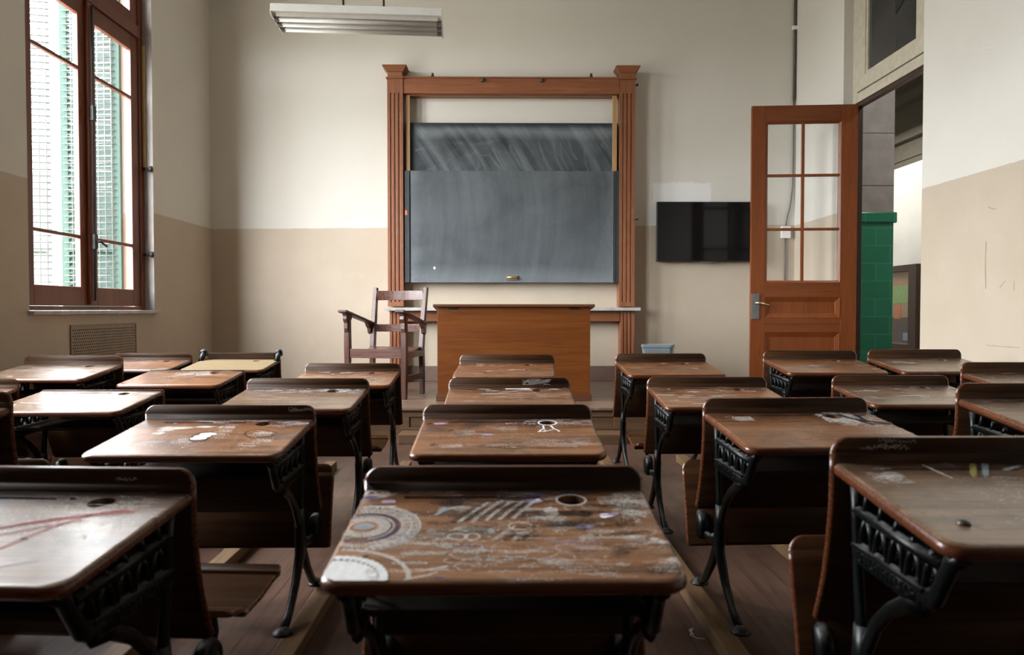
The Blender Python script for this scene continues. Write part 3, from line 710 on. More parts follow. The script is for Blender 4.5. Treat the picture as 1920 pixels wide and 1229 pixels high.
HOLE = (0.14, -0.064, 0.027)            # ink hole in every desk top: x, y, radius
def ribbon(bm, pts, w, mi, to3):
    """flat chalk stroke: pts in surface coordinates, to3 lifts them onto the surface"""
    pts = [p for p in pts if math.hypot(p[0] - HOLE[0], p[1] - HOLE[1]) > HOLE[2] + w * .5]      # nothing is drawn over the ink hole
    m = len(pts)
    if m < 2: return
    L_, R_ = [], []
    for i, p in enumerate(pts):
        a, b = pts[max(i-1, 0)], pts[min(i+1, m-1)]
        dx, dy = b[0] - a[0], b[1] - a[1]; l = math.hypot(dx, dy) or 1e-6
        nx, ny = -dy / l * w / 2, dx / l * w / 2
        L_.append(lift(bm.verts.new(to3(p[0] + nx, p[1] + ny)), mi)); R_.append(lift(bm.verts.new(to3(p[0] - nx, p[1] - ny)), mi))
    for i in range(m - 1):
        f = bm.faces.new((L_[i], R_[i], R_[i+1], L_[i+1])); f.material_index = mi
def lift(v, mi): v.co.z += 0.00012 * mi; return v
def disc(bm, cx, cy, rx, ry, mi, to3, n=18, wob=0.0, rng=None):
    if ((HOLE[0] - cx) / (rx * (1 + wob) + HOLE[2])) ** 2 + ((HOLE[1] - cy) / (ry * (1 + wob) + HOLE[2])) ** 2 < 1: return
    vs = []
    for k in range(n):
        a = 2 * math.pi * k / n; s = 1 + (rng.uniform(-wob, wob) if rng else 0)
        vs.append(lift(bm.verts.new(to3(cx + rx * s * math.cos(a), cy + ry * s * math.sin(a))), mi))
    f = bm.faces.new(vs); f.material_index = mi

zr0 = fz(520)
mb = MB(); mb.box(PX(762, RY), PX(1157, RY), RY, RY + 0.022, zr0, PZ(233, RY))
rb_c = Vector((PX(960, RY), RY, zr0))
rng = random.Random(5)
to3r = lambda a, b: (a, RY - 0.0006, b)
def rr(px, py): return (PX(px, RY), PZ(py, RY))
def arc_pts(p0, p1, bend, n=10):
    out = []
    for k in range(n + 1):
        t = k / n; x = p0[0] + (p1[0] - p0[0]) * t; y = p0[1] + (p1[1] - p0[1]) * t
        nx, ny = -(p1[1] - p0[1]), p1[0] - p0[0]
        out.append((x + nx * bend * 4 * t * (1 - t), y + ny * bend * 4 * t * (1 - t)))
    return out
for p0, p1, bend, w in (((850, 271), (868, 270), 0, .012), ((856, 262), (852, 273), .1, .005), ((880, 273), (935, 262), -.05, .010), ((778, 284), (800, 278), 0, .008),
                        ((800, 320), (818, 312), -.1, .010), ((870, 292), (892, 284), -.2, .008), ((892, 283), (912, 292), -.2, .008), ((895, 305), (892, 321), .2, .014),
                        ((902, 300), (908, 320), .1, .010), ((915, 288), (945, 322), -.06, .014), ((925, 278), (952, 322), -.08, .012), ((955, 272), (985, 321), -.07, .013),
                        ((1010, 262), (1033, 321), -.07, .016), ((1037, 262), (1056, 322), -.08, .016), ((1050, 267), (1064, 318), -.08, .008), ((1066, 262), (1080, 300), -.08, .012),
                        ((1096, 272), (1103, 322), -.08, .008), ((1128, 270), (1136, 282), -.2, .010), ((845, 320), (862, 306), -.3, .006), ((800, 312), (806, 320), 0, .005), ((834, 330), (845, 300), .2, .006)):
    ribbon(mb.bm, arc_pts(rr(*p0), rr(*p1), bend), w * 2.2, 1, to3r)
    ribbon(mb.bm, [(q[0] + .012, q[1] - .008) for q in arc_pts(rr(*p0), rr(*p1), bend * 1.15)], w * 1.4, 1, to3r)
M['board_chalk'] = chalk_mat('smeared_chalk', (0.30, 0.32, 0.33), 0.22, 30)
for v in mb.bm.verts: v.co -= rb_c
ro = mb.build('rear_board', [M['slate_rear'], M['board_chalk']], bb); ro.location = rb_c - Vector((fx(960), YB, PZT))
note(ro, 'upper rear blackboard with arched wiping streaks')
GY = FY + 0.022
z0, z1 = PZ(530, GY), PZ(322, GY)
fb_c = Vector((PX(961, GY), GY, z0))
mb = MB(); mb.box(PX(771, GY), PX(1150, GY), GY, GY + 0.02, z0, z1)
rng = random.Random(8); to3f = lambda a, b: (a, GY - 0.0006, b)
def gg(px, py): return (PX(px, GY), PZ(py, GY))
for p0, p1, bend, w in (((940, 503), (948, 497), 0, .012), ((800, 520), (862, 514), -.06, .008), ((806, 516), (806, 528), .2, .008), ((870, 519), (900, 521), .05, .006), ((985, 525), (1010, 522), .1, .008), ((1040, 515), (1130, 520), -.03, .007), ((820, 504), (940, 506), -.06, .007), ((990, 499), (1130, 510), -.06, .007), ((944, 324), (936, 323), .3, .010), ((1128, 352), (1140, 358), 0, .006), ((866, 339), (869, 334), 0, .010)):
    ribbon(mb.bm, arc_pts(gg(*p0), gg(*p1), bend), w, 1, to3f)
for k in range(26): disc(mb.bm, *gg(rng.uniform(955, 1140) if k % 2 else rng.uniform(775, 1145), rng.uniform(523, 529)), rng.uniform(.008, .03), rng.uniform(.004, .008), 1, to3f, 8)
for k in range(60):
    s = rng.choice((774, 1147)); disc(mb.bm, *gg(s + rng.uniform(-1.5, 1.5), rng.uniform(324, 528)), .004, rng.uniform(.006, .02), 1, to3f, 6)
disc(mb.bm, *gg(815, 503), .012, .016, 2, to3f)
for xx in (772, 1149): ribbon(mb.bm, [gg(xx, 324), gg(xx, 420), gg(xx, 529)], .008, 1, lambda a, b: (a, GY - 0.0012, b)); ribbon(mb.bm, [gg(xx, 380), gg(xx, 529)], .005, 1, lambda a, b: (a, GY - 0.0016, b))
for v in mb.bm.verts: v.co -= fb_c
fo_ = mb.build('front_board', [M['slate_front'], M['board_chalk'], INK[PAINT - 1]], bb); fo_.location = fb_c - Vector((fx(960), YB, PZT))
note(fo_, 'lower front blackboard, evenly rubbed grey with chalk')
for a, b, nm in ((760, 769.5, 'board_stile'), (1151.5, 1162, 'board_stile')):
    mb = MB(); mb.box(PX(a, GY), PX(b, GY), GY - 0.006, GY + 0.02, z0, z1)
    mb.box(PX(a if a > 900 else b - 3, GY), PX(a + 2 if a > 900 else b - 1, GY), GY - 0.010, GY - 0.006, z0, z1)
    for v in mb.bm.verts: v.co -= fb_c
    mb.build(nm, M['slate_dark'], fo_, 0.002)
mb = MB(); c = gg(960, 522)
mb.box(c[0] - .065, c[0] + .065, GY - 0.012, GY - 0.0007, c[1] - .022, c[1] + .030); mb.bar([(c[0] - .055, GY - .03, c[1] + .008), (c[0] + .055, GY - .03, c[1] + .008)], .012, .012)
for s in (-1, 1): mb.bar([(c[0] + s * .05, GY - .03, c[1] + .008), (c[0] + s * .05, GY - .01, c[1] + .008)], .010, .010)
for v in mb.bm.verts: v.co -= fb_c
mb.build('pull_handle', M['brass'], fo_)
mb = MB(); c = gg(762.5, 400); mb.box(c[0] - .014, c[0] + .012, GY - 0.0075, GY - 0.0061, c[1] - .026, c[1] + .026)
for v in mb.bm.verts: v.co -= fb_c
note(mb.build('paper_tag', M['orange_paper'], fo_), 'small orange paper tag')

# ------------------------------------------------------------------ screen on the wall
TY = 8.52
tx0, tx1, tz0, tz1 = PX(1231, TY), PX(1425, TY), PZ(491, TY), PZ(379, TY)
tv = thing('television', 'wide flat black television screen fixed to the back wall right of the blackboard', 'television', ((tx0 + tx1) / 2, TY, tz0))
w2, hh = (tx1 - tx0) / 2, tz1 - tz0
mb = MB(); mb.box(-w2, w2, -0.012, 0.035, 0, hh); mb.build('casing', M['black'], tv, 0.004)
mb = MB(); mb.box(-w2 + 0.010, w2 - 0.010, -0.0145, -0.0125, 0.016, hh - 0.008); mb.build('screen', M['screen'], tv)
mb = MB(); mb.box(-0.09, 0.05, -0.016, 0.0, -0.010, 0.0); mb.box(-0.035, -0.005, -0.0175, -0.016, -0.008, -0.002); mb.build('logo_bar', M['steel'], tv)
mb = MB(); mb.box(-0.25, 0.25, 0.0355, YB - TY - 0.001, 0.15, 0.5); mb.build('wall_bracket', M['black'], tv)

# conduit and socket in the back right corner
cd = thing('wall_conduit', 'dark cable conduit running down the corner of the back wall to a white socket', 'conduit', (PX(1487, YB), YB, 1.35))
def cbld(mb, name, mat):
    for v in mb.bm.verts: v.co -= Vector((PX(1487, YB), YB, 1.35))
    return mb.build(name, mat, cd)
cy = YB - 0.018
M['cable'] = plain('grey_brown_cable', (0.10, 0.085, 0.075), 0.5)
mb = MB(); mb.bar([(PX(1487, YB), cy, ZC - 0.002), (PX(1486, YB), cy, PZ(190, YB))], 0.015, 0.015); cbld(mb, 'pipe', M['cable'])
mb = MB(); mb.bar([(PX(x_, YB), cy, PZ(y_, YB)) for x_, y_ in ((1486, 188), (1486, 300), (1485, 350), (1481, 385), (1475, 410), (1472, 430))], 0.009, 0.009); cbld(mb, 'cable', M['cable'])
mb = MB(); mb.bar([(PX(1472, YB), cy, PZ(446, YB)), (PX(1472, YB), cy, PZ(536, YB))], 0.010, 0.010); cbld(mb, 'cable', M['cable'])
mb = MB(); mb.box(PX(1464, YB), PX(1480, YB), YB - 0.05, YB - 0.001, PZ(447, YB), PZ(425, YB)); note(cbld(mb, 'socket', M['socket']), 'white plastic socket')
mb = MB(); mb.box(PX(1482, YB), PX(1492, YB), YB - 0.036, YB - 0.001, PZ(60, YB), PZ(53, YB)); cbld(mb, 'pipe_clip', M['socket'])

# ------------------------------------------------------------------ fluorescent lamp
LY = 5.66
lm = thing('fluorescent_lamp', 'unlit white fluorescent batten lamp hanging from the ceiling on two black rods', 'lamp', (PX(679, LY), LY, 3.235), R(3.8))
ln, lw = 0.612, 0.21
mb = MB(); mb.hexa([(-ln, -lw, 0.0), (ln, -lw, 0.0), (ln, lw, 0.0), (-ln, lw, 0.0), (-ln, -lw, 0.055), (ln, -lw, 0.055), (ln, lw, 0.055), (-ln, lw, 0.055)])
for k in range(4):                                  # stepped reflector ridges under the tray
    y_ = -lw + 0.06 + k * 0.1
    mb.prism([(y_ - 0.028, 0.0), (y_, -0.018), (y_ + 0.028, 0.0)], 'x', -ln + 0.03, ln - 0.03)
mb.build('housing', M['white_enamel'], lm, 0.002)
for s in (-1, 1):
    mb = MB(); mb.prism([(-lw, 0.0), (lw, 0.0), (lw - 0.01, -0.020), (-lw + 0.03, -0.020)], 'x', s * ln - 0.004, s * ln + 0.004); mb.build('end_plate', M['white_enamel'], lm)
for k in range(3):
    y_ = -lw + 0.11 + k * 0.1
    mb = MB(); mb.bar([(-ln + 0.04, y_, -0.020), (ln - 0.04, y_, -0.020)], 0.016, 0.016, 12); tb = mb.build('tube', M['tube'], lm)
    for s in (-1, 1):
        mb = MB(); mb.box(s * (ln - 0.025) - 0.018, s * (ln - 0.025) + 0.018, y_ - 0.014, y_ + 0.014, -0.034, -0.001)
        mb.build('tube_holder', M['steel'], tb)
for p in (648, 722):
    mb = MB(); x_ = PX(p, LY) - PX(679, LY); mb.bar([(x_, 0, 0.055), (x_, 0, ZC - 3.235 - 0.001)], 0.008, 0.008); mb.build('hanging_rod', M['black'], lm)

# ------------------------------------------------------------------ teacher's desk
TDY = 6.72
td = thing('teacher_desk', 'tall orange-brown wooden teacher desk with closed front on the platform', 'desk', (PX(963.5, TDY), TDY, PZT))
hw_, H = (PX(1107, TDY) - PX(820, TDY)) / 2, PZ(576, TDY) - PZT
mb = MB(); mb.box(-hw_, hw_, 0, 0.018, 0.06, H); mb.build('front_panel', M['teacher_wood'], td, 0.002)
for s in (-1, 1):
    mb = MB(); a_ = s * hw_; mb.prism([(0.019, 0.06), (0.62, 0.06), (0.62, H - 0.06), (0.019, H)], 'x', a_ - (0.0 if s < 0 else 0.02), a_ + (0.02 if s < 0 else 0.0)); mb.build('side_panel', M['teacher_wood'], td, 0.002)
mb = MB(); mb.box(-hw_ - 0.012, hw_ + 0.012, -0.012, 0.62, 0.0, 0.06); mb.build('plinth', M['teacher_dark'], td, 0.004)
mb = MB(); e = 0.038; mb.hexa([(-hw_ - e, -0.04, H), (hw_ + e, -0.04, H), (hw_ + e, 0.66, H - 0.064), (-hw_ - e, 0.66, H - 0.064), (-hw_ - e, -0.04, H + 0.026), (hw_ + e, -0.04, H + 0.026), (hw_ + e, 0.66, H - 0.036), (-hw_ - e, 0.66, H - 0.036)])
mb.build('lid', M['teacher_dark'], td, 0.007, 3)
for p in (850, 1077):
    mb = MB(); x_ = PX(p, TDY) - PX(963.5, TDY); mb.box(x_ - 0.045, x_ + 0.045, -0.004, 0.0, H - 0.022, H - 0.001); mb.build('hinge', M['black'], td)

# ------------------------------------------------------------------ teacher's armchair
ch = thing('armchair', 'dark wooden armchair with two back slats standing left of the teacher desk', 'chair', (-1.125, 7.17, PZT), R(-15.2))
HW, FD = 0.285, 0.245
for s in (-1, 1):
    mb = MB(); mb.bar([(s * HW, -FD, 0), (s * HW, -FD, 0.30), (s * HW, -FD, 0.48), (s * HW, -FD, 0.80)], [0.021, 0.025, 0.027, 0.024], [0.021, 0.025, 0.027, 0.024], 4, smooth=False)
    lg = mb.build('leg', M['chair_wood'], ch, 0.004)
    cb_ = MB(); cb_.prism([(-FD - 0.075, 0.80), (-FD + 0.075, 0.80), (-FD + 0.055, 0.745), (-FD + 0.035, 0.725), (-FD + 0.026, 0.64), (-FD - 0.026, 0.61), (-FD - 0.04, 0.65), (-FD - 0.038, 0.70), (-FD - 0.062, 0.735), (-FD - 0.058, 0.765)], 'x', s * HW - 0.02, s * HW + 0.02)
    cb_.build('corbel', M['chair_wood'], lg, 0.003)
    mb = MB(); mb.bar([(s * 0.27, FD - 0.01, 0), (s * 0.265, FD, 0.25), (s * 0.26, FD, 0.46), (s * 0.262, FD + 0.035, 0.70), (s * 0.27, FD + 0.10, 1.045)], [0.024, 0.027, 0.028, 0.027, 0.022], [0.021, 0.022, 0.023, 0.022, 0.02], 4, side=(1, 0, 0), smooth=False)
    mb.build('back_post', M['chair_wood'], ch, 0.004)
    mb = MB(); 
    mb.hexa([(s * HW - 0.045, -FD - 0.11, 0.80), (s * HW + 0.045, -FD - 0.11, 0.80), (s * HW + 0.03, FD + 0.03, 0.675), (s * HW - 0.03, FD + 0.03, 0.675),
             (s * HW - 0.045, -FD - 0.11, 0.826), (s * HW + 0.045, -FD - 0.11, 0.826), (s * HW + 0.03, FD + 0.03, 0.701), (s * HW - 0.03, FD + 0.03, 0.701)])
    am = mb.build('armrest', M['chair_wood'], ch, 0.006)
    cb_ = MB(); cb_.prism([(FD + 0.02, 0.676), (FD - 0.10, 0.70), (FD - 0.07, 0.66), (FD - 0.04, 0.64), (FD - 0.03, 0.60), (FD + 0.0, 0.58), (FD + 0.02, 0.60)], 'x', s * HW - 0.018, s * HW + 0.018); cb_.build('corbel', M['chair_wood'], am, 0.003)
    mb = MB(); mb.box(s * 0.275 - 0.014, s * 0.275 + 0.014, -FD + 0.02, FD - 0.02, 0.155, 0.21); mb.build('stretcher', M['chair_wood_h'], ch, 0.003)
    mb = MB(); mb.box(s * 0.275 - 0.016, s * 0.275 + 0.016, -FD + 0.02, FD - 0.02, 0.375, 0.43); mb.build('side_rail', M['chair_wood_h'], ch, 0.003)
mb = MB(); mb.box(-HW + 0.025, HW - 0.025, -FD - 0.018, -FD + 0.018, 0.375, 0.455); mb.build('front_rail', M['chair_wood_h'], ch, 0.004)
def curved_slat(z0, z1, y0, bow, half):
    mb = MB(); n = 12; A_, B_ = [], []
    for k in range(n + 1):
        t = -1 + 2 * k / n; x_ = half * t; yy = y0 + bow * (1 - t * t)
        A_.append((x_, yy)); B_.append((x_, yy + 0.018))
    mb.prism(A_ + B_[::-1], 'z', z0, z1); return mb
lean = lambda z: FD + 0.035 + (z - 0.70) * 0.19
mb = curved_slat(0.92, 1.015, lean(0.965) - 0.02, 0.05, 0.25); mb.build('back_slat', M['chair_wood_h'], ch, 0.004)
mb = curved_slat(0.605, 0.68, lean(0.645) - 0.02, 0.04, 0.245); mb.build('back_slat', M['chair_wood_h'], ch, 0.004)
mb = MB(); n = 10                                    # dished seat
for k in range(n):
    y0_, y1_ = -FD - 0.02 + (2 * FD - 0.0) * k / n, -FD - 0.02 + (2 * FD) * (k + 1) / n
    d0, d1 = 0.46 - 0.028 * math.sin(math.pi * min(1, k / n * 1.0)), 0.46 - 0.028 * math.sin(math.pi * min(1, (k + 1) / n))
    mb.hexa([(-HW + 0.03, y0_, d0 - 0.022), (HW - 0.03, y0_, d0 - 0.022), (HW - 0.03, y1_, d1 - 0.022), (-HW + 0.03, y1_, d1 - 0.022), (-HW + 0.03, y0_, d0), (HW - 0.03, y0_, d0), (HW - 0.03, y1_, d1), (-HW + 0.03, y1_, d1)])
bmesh.ops.remove_doubles(mb.bm, verts=mb.bm.verts[:], dist=0.0005)
mb.build('seat', M['chair_wood_h'], ch)

# ------------------------------------------------------------------ waste bin
wb = thing('waste_bin', 'small rectangular blue-grey plastic waste bin on the platform below the television', 'bin', (1.66, 8.02, PZT), R(-18))
def rrect(hx, hy, r, n=5):
    out = []
    for cx_, cy_, a0 in ((hx - r, hy - r, 0), (-hx + r, hy - r, 90), (-hx + r, -hy + r, 180), (hx - r, -hy + r, 270)):
        for k in range(n + 1): a = R(a0 + 90 * k / n); out.append((cx_ + r * math.cos(a), cy_ + r * math.sin(a)))
    return out
def loft(mb, loops, close_first=True, close_last=True, mi=0, smooth=False):
    rings = [[mb.bm.verts.new(p) for p in lp] for lp in loops]; n = len(rings[0])
    for a, b in zip(rings, rings[1:]):
        for k in range(n): f = mb.bm.faces.new((a[k], a[(k+1) % n], b[(k+1) % n], b[k])); f.material_index = mi; f.smooth = smooth
    if close_first: mb.bm.faces.new(rings[0])
    if close_last: mb.bm.faces.new(rings[-1])
bh = PZ(646, 8.02) - PZT
mb = MB(); loft(mb, [[(x_, y_, 0) for x_, y_ in rrect(0.125, 0.09, 0.03)], [(x_, y_, bh - 0.03) for x_, y_ in rrect(0.16, 0.12, 0.03)], [(x_, y_, bh - 0.03) for x_, y_ in rrect(0.168, 0.128, 0.03)],
                     [(x_, y_, bh) for x_, y_ in rrect(0.168, 0.128, 0.03)], [(x_, y_, bh) for x_, y_ in rrect(0.156, 0.116, 0.03)], [(x_, y_, 0.01) for x_, y_ in rrect(0.12, 0.085, 0.03)]])
mb.build('bin_body', M['bin'], wb)

# ------------------------------------------------------------------ school desks
W2 = 0.3025                      # half width
ZN, ZF, YN = 0.662, 0.707, -0.43 # top at its near and far edge, near edge
B0 = 0.05                        # desks stand on runners 5 cm high
def ztop(y): return ZF + (ZF - ZN) / (-YN) * y - B0
def outline(inset, r=0.04):
    hx = W2 - inset; y0, y1 = YN + inset, -0.002 - inset * 0.3
    pts = []
    for cx_, cy_, rr_, a0 in ((hx - r, y0 + r, r, 270), (hx - 0.004, y1 - 0.004, 0.004, 0), (-hx + 0.004, y1 - 0.004, 0.004, 90), (-hx + r, y0 + r, r, 180)):
        n = 10 if rr_ > 0.01 else 2
        for k in range(n + 1): a = R(a0 + 90 * k / n); pts.append((cx_ + rr_ * math.cos(a), cy_ + rr_ * math.sin(a)))
    return pts
EDGE = len(INK) + 1

def scribble(bm, rng, x, y, length, h, mi, to3, w=0.0022, slant=0.3):
    """one scrawled word starting at x, y"""
    pts = []; t = 0.0; step = h * 0.28
    while t < length:
        pts.append((x + t + rng.uniform(-.2, .5) * step + slant * h * 0.3, y + rng.uniform(-0.5, 0.5) * h)); t += step * rng.uniform(0.5, 1.3)
        if rng.random() < 0.16 and len(pts) > 2: ribbon(bm, pts, w, mi, to3); pts = []
    ribbon(bm, pts, w, mi, to3)
def block(bm, rng, x0, x1, y0, y1, n, mi, to3, hmin=.008, hmax=.016, w=0.0022, ok=None):
    dx, dy = (x1 - x0) * .18, (y1 - y0) * .30 + .004
    x0, x1, y0, y1 = x0 - dx, x1 + dx, y0 - dy, y1 + dy
    w *= .62; n = max(2, int(n * .75))
    for k in range(n):
        l = rng.uniform(.015, .075); x = min(rng.triangular(x0, x1), max(x0 + .001, x1 - l)); y = rng.triangular(y0, y1)
        if ok and not ok(x, y): continue
        scribble(bm, rng, x, y, min(l, x1 - x), rng.uniform(hmin, hmax), mi, to3, w * rng.uniform(.7, 1.3))
def curls(bm, rng, x0, x1, y0, y1, n, mi, to3, w=0.002):
    for k in range(n):
        cx_, cy_, r = rng.uniform(x0, x1), rng.uniform(y0, y1), rng.uniform(.006, .018); a0 = rng.uniform(0, 6); da = rng.uniform(2.5, 6)
        ribbon(bm, [(cx_ + r * 1.4 * math.cos(a0 + da * t / 9) + .004 * t * rng.uniform(-.2, .4), cy_ + r * math.sin(a0 + da * t / 9)) for t in range(10)], w, mi, to3)
def flecks(bm, rng, x0, x1, y0, y1, n, mi, to3, s=.004):
    s *= .7
    for k in range(n): disc(bm, rng.triangular(x0, x1), rng.triangular(y0 - .02, y1 + .01), rng.uniform(.3, 1) * s, rng.uniform(.3, .8) * s, mi, to3, 6, .3, rng)
def letters(bm, text, x, y, h, mi, to3, w=.002, sk=0.25):
    G = {'D': [[(0,0),(0,1),(.5,.9),(.65,.5),(.5,.1),(0,0)]], 'a': [[(.5,.5),(.2,.55),(0,.25),(.2,0),(.5,.2),(.5,.5),(.55,0)]], 'v': [[(0,.5),(.25,0),(.5,.5)]],
         'i': [[(.1,.5),(.1,0)], [(.1,.7),(.12,.75)]], 'd': [[(.5,.4),(.2,.5),(0,.25),(.2,0),(.5,.15)], [(.5,1),(.5,0)]]}
    for chx in text:
        for st in G[chx]: ribbon(bm, [(x + (p[0] + sk * p[1]) * h * .8, y + p[1] * h) for p in st], w, mi, to3)
        x += h * .75
def generic_marks(bm, rng, amount, to3):
    for k in range(int(16 * amount) + 3):
        disc(bm, rng.uniform(-.27, .27), rng.uniform(-.39, -.03), rng.uniform(.015, .06), rng.uniform(.006, .016), rng.choice((RUB, GRIME, RUB)), to3, 14, .4, rng)
    block(bm, rng, -.27, .28, -.11, -.02, int(26 * amount), WHITE, to3, w=.0045)
    block(bm, rng, -.27, .28, -.30, -.10, int(26 * amount), WHITE, to3, w=.0040)
    block(bm, rng, -.25, .25, -.38, -.05, int(5 * amount), VIOLET, to3, w=.004); block(bm, rng, -.25, .25, -.38, -.05, int(9 * amount), BLACK, to3, w=.004)
    curls(bm, rng, -.27, .27, -.36, -.03, int(12 * amount), WHITE, to3, .003); flecks(bm, rng, -.28, .28, -.36, -.02, int(90 * amount), WHITE, to3, .006)

def desktop_mesh(rng, mats, marks=None, groove=True):
    mb = MB(); bm = mb.bm
    prof = ((0.011, 0.0), (0.0045, -0.0025), (0.001, -0.007), (0.0, -0.013), (0.001, -0.019), (0.0045, -0.0235), (0.011, -0.026))
    rings = []
    for ins, dz in prof: rings.append([bm.verts.new((x, y, ztop(y) + dz)) for x, y in outline(ins)])
    n = len(rings[0])
    for i, (a, b) in enumerate(zip(rings, rings[1:])):
        for k in range(n): f = bm.faces.new((a[k], b[k], b[(k+1) % n], a[(k+1) % n])); f.smooth = True; f.material_index = EDGE if i > 0 else 0
    hx, hy, hr = HOLE
    circ = [(hx + hr * math.cos(2*math.pi*k/24), hy + hr * math.sin(2*math.pi*k/24)) for k in range(24)]
    ct = [bm.verts.new((x, y, ztop(y))) for x, y in circ]; cbm = [bm.verts.new((x, y, ztop(y) - 0.026)) for x, y in circ]
    for k in range(24): bm.faces.new((ct[k], ct[(k+1) % 24], cbm[(k+1) % 24], cbm[k]))
    top_loops = [rings[0], ct]; bot_loops = [rings[-1], cbm]
    if groove:
        sl = [(-.21, -.052), (-.21, -.040), (.075, -.040), (.075, -.052)]
        gt = [bm.verts.new((x, y, ztop(y))) for x, y in sl]; gb_ = [bm.verts.new((x, y, ztop(y) - 0.005)) for x, y in sl]
        for k in range(4): bm.faces.new((gt[k], gt[(k+1) % 4], gb_[(k+1) % 4], gb_[k]))
        bm.faces.new(gb_); top_loops.append(gt)
    for loops in (top_loops, bot_loops):
        es = []
        for lp in loops:
            for k in range(len(lp)):
                e = bm.edges.get((lp[k], lp[(k+1) % len(lp)]))
                es.append(e if e else bm.edges.new((lp[k], lp[(k+1) % len(lp)])))
        bmesh.ops.triangle_fill(bm, use_beauty=True, edges=es)
    bmesh.ops.recalc_face_normals(bm, faces=bm.faces[:])
    to3 = lambda x, y: (max(-W2 + .004, min(W2 - .004, x)), max(YN + .006, min(-.004, y)), ztop(y) + 0.0006)
    if marks: marks(bm, rng, to3)
    me = bpy.data.meshes.new('desktop'); bm.to_mesh(me); bm.free()
    for m in mats: me.materials.append(m)
    return me

def lip_panel(rows, hwf, thick, top_r, bot_r, edge=11):
    """curved board: rows of (y, z); hwf half width; corners rounded at both ends; front face at y, back at y + thick"""
    mb = MB(); bm = mb.bm
    # arc length along the rows
    s = [0.0]
    for a, b in zip(rows, rows[1:]): s.append(s[-1] + math.hypot(b[0] - a[0], b[1] - a[1]))
    tot = s[-1]
    def at(q):
        for i in range(len(rows) - 1):
            if q <= s[i+1] + 1e-9:
                t = (q - s[i]) / (s[i+1] - s[i]); return (rows[i][0] + (rows[i+1][0] - rows[i][0]) * t, rows[i][1] + (rows[i+1][1] - rows[i][1]) * t)
        return rows[-1]
    def tang(q):
        a, b = at(max(0, q - 1e-3)), at(min(tot, q + 1e-3)); l = math.hypot(b[0] - a[0], b[1] - a[1]); return ((b[0] - a[0]) / l, (b[1] - a[1]) / l)
    qs = sorted(set([top_r * (1 - math.cos(R(90) * k / 8)) for k in range(9)] + [top_r + (tot - top_r - bot_r) * k / 12 for k in range(13)] + [tot - bot_r * (1 - math.cos(R(90) * k / 6)) for k in range(7)]))
    def hw(q):
        h = hwf
        if q < top_r: h = hwf - top_r + math.sqrt(max(0, top_r**2 - (top_r - q)**2))
        if q > tot - bot_r: h = hwf - bot_r + math.sqrt(max(0, bot_r**2 - (bot_r - (tot - q))**2))
        return h
    e = thick * 0.42
    secs = []
    for q in qs:
        # rounding of the long edges: inset the outer faces a little
        y, z = at(q); tx, tz = tang(q); ny, nz = -tz, tx            # normal in the y,z plane
        if ny < 0: ny, nz = -ny, -nz
        h = hw(q); ring = []
        for du, dv in ((-h + e, 0), (-h, e), (-h, thick - e), (-h + e, thick), (h - e, thick), (h, thick - e), (h, e), (h - e, 0)):
            ring.append(bm.verts.new((du, y + ny * dv, z + nz * dv)))
        secs.append(ring)
    for a, b in zip(secs, secs[1:]):
        for k in range(8):
            f = bm.faces.new((a[k], a[(k+1) % 8], b[(k+1) % 8], b[k])); f.smooth = True; f.material_index = 0 if k in (3, 7) else edge
    for r_ in (secs[0], secs[-1]): bm.faces.new(r_).material_index = edge
    return mb
def smooth_by_angle(me, deg=50):
    pass

def frame_mesh(sx):
    """cast-iron side, upper part: lattice book rack under the top; sx = -1 left, 1 right"""
    mb = MB(); X = sx * 0.262; S = (1, 0, 0); KW = 1.28; bar0 = mb.bar
    mb.bar = lambda pts, w, t, *a: bar0(pts, [k * KW for k in w] if isinstance(w, list) else w * KW, [k * KW for k in t] if isinstance(t, list) else t * KW, *a)
    def P(*yz): return [(X, y, z - B0) for y, z in yz]
    mb.bar(P((-.008, .676), (-.12, .664), (-.25, .650), (-.385, .636)), 0.007, 0.013, 8, S)           # flange under the top
    mb.bar(P((-.022, .672), (-.03, .60), (-.04, .50), (-.052, .42), (-.056, .37)), [.010, .011, .011, .013, .02], .009, 8, S)  # rear strut
    mb.bar(P((-.028, .618), (-.345, .606)), .0085, .009, 8, S)                                       # middle rail
    mb.bar(P((-.032, .537), (-.17, .535), (-.298, .530)), [.019, .019, .020], .0095, 8, S)           # rack bar
    mb.box(X - 0.014, X + 0.014, -.300, -.030, .548 - B0, .555 - B0)                                 # its ledge
    mb.bar(P((-.285, .530), (-.325, .548), (-.352, .59), (-.372, .622), (-.405, .634)), [.017, .014, .012, .013, .008], .010, 8, S)  # front horn
    mb.bar(P((-.292, .524), (-.235, .508), (-.17, .470), (-.12, .425), (-.085, .375), (-.06, .335)), [.017, .013, .012, .013, .015, .018], .009, 8, S)  # curved brace
    n = 5
    for k in range(n):
        y = -.075 - k * .060
        mb.bar(P((y + .010, .615), (y - .004, .612 + .05 * (1 - .0 * k) + (-.0012 * k * 10))), .0055, .0055, 6, S)        # upright
        mb.bar(P((y, .612), (y + .018, .585), (y + .026, .553)), .005, .0055, 6, S); mb.bar(P((y, .612), (y - .018, .585), (y - .026, .553)), .005, .0055, 6, S)
    rng = random.Random(3)                                            # worn raised lettering on the rack bar
    for k in range(13):
        y = -.06 - k * .017
        mb.box(X + sx * .0105, X + sx * .0132, y - .0016, y + .0016, .527 - B0, .545 - B0)
        zz = .527 + rng.choice((0, .008, .016)); mb.box(X + sx * .0105, X + sx * .0130, y - .010, y, zz - B0, zz + .003 - B0)
    return mb.mesh('side_frame', M['iron'])
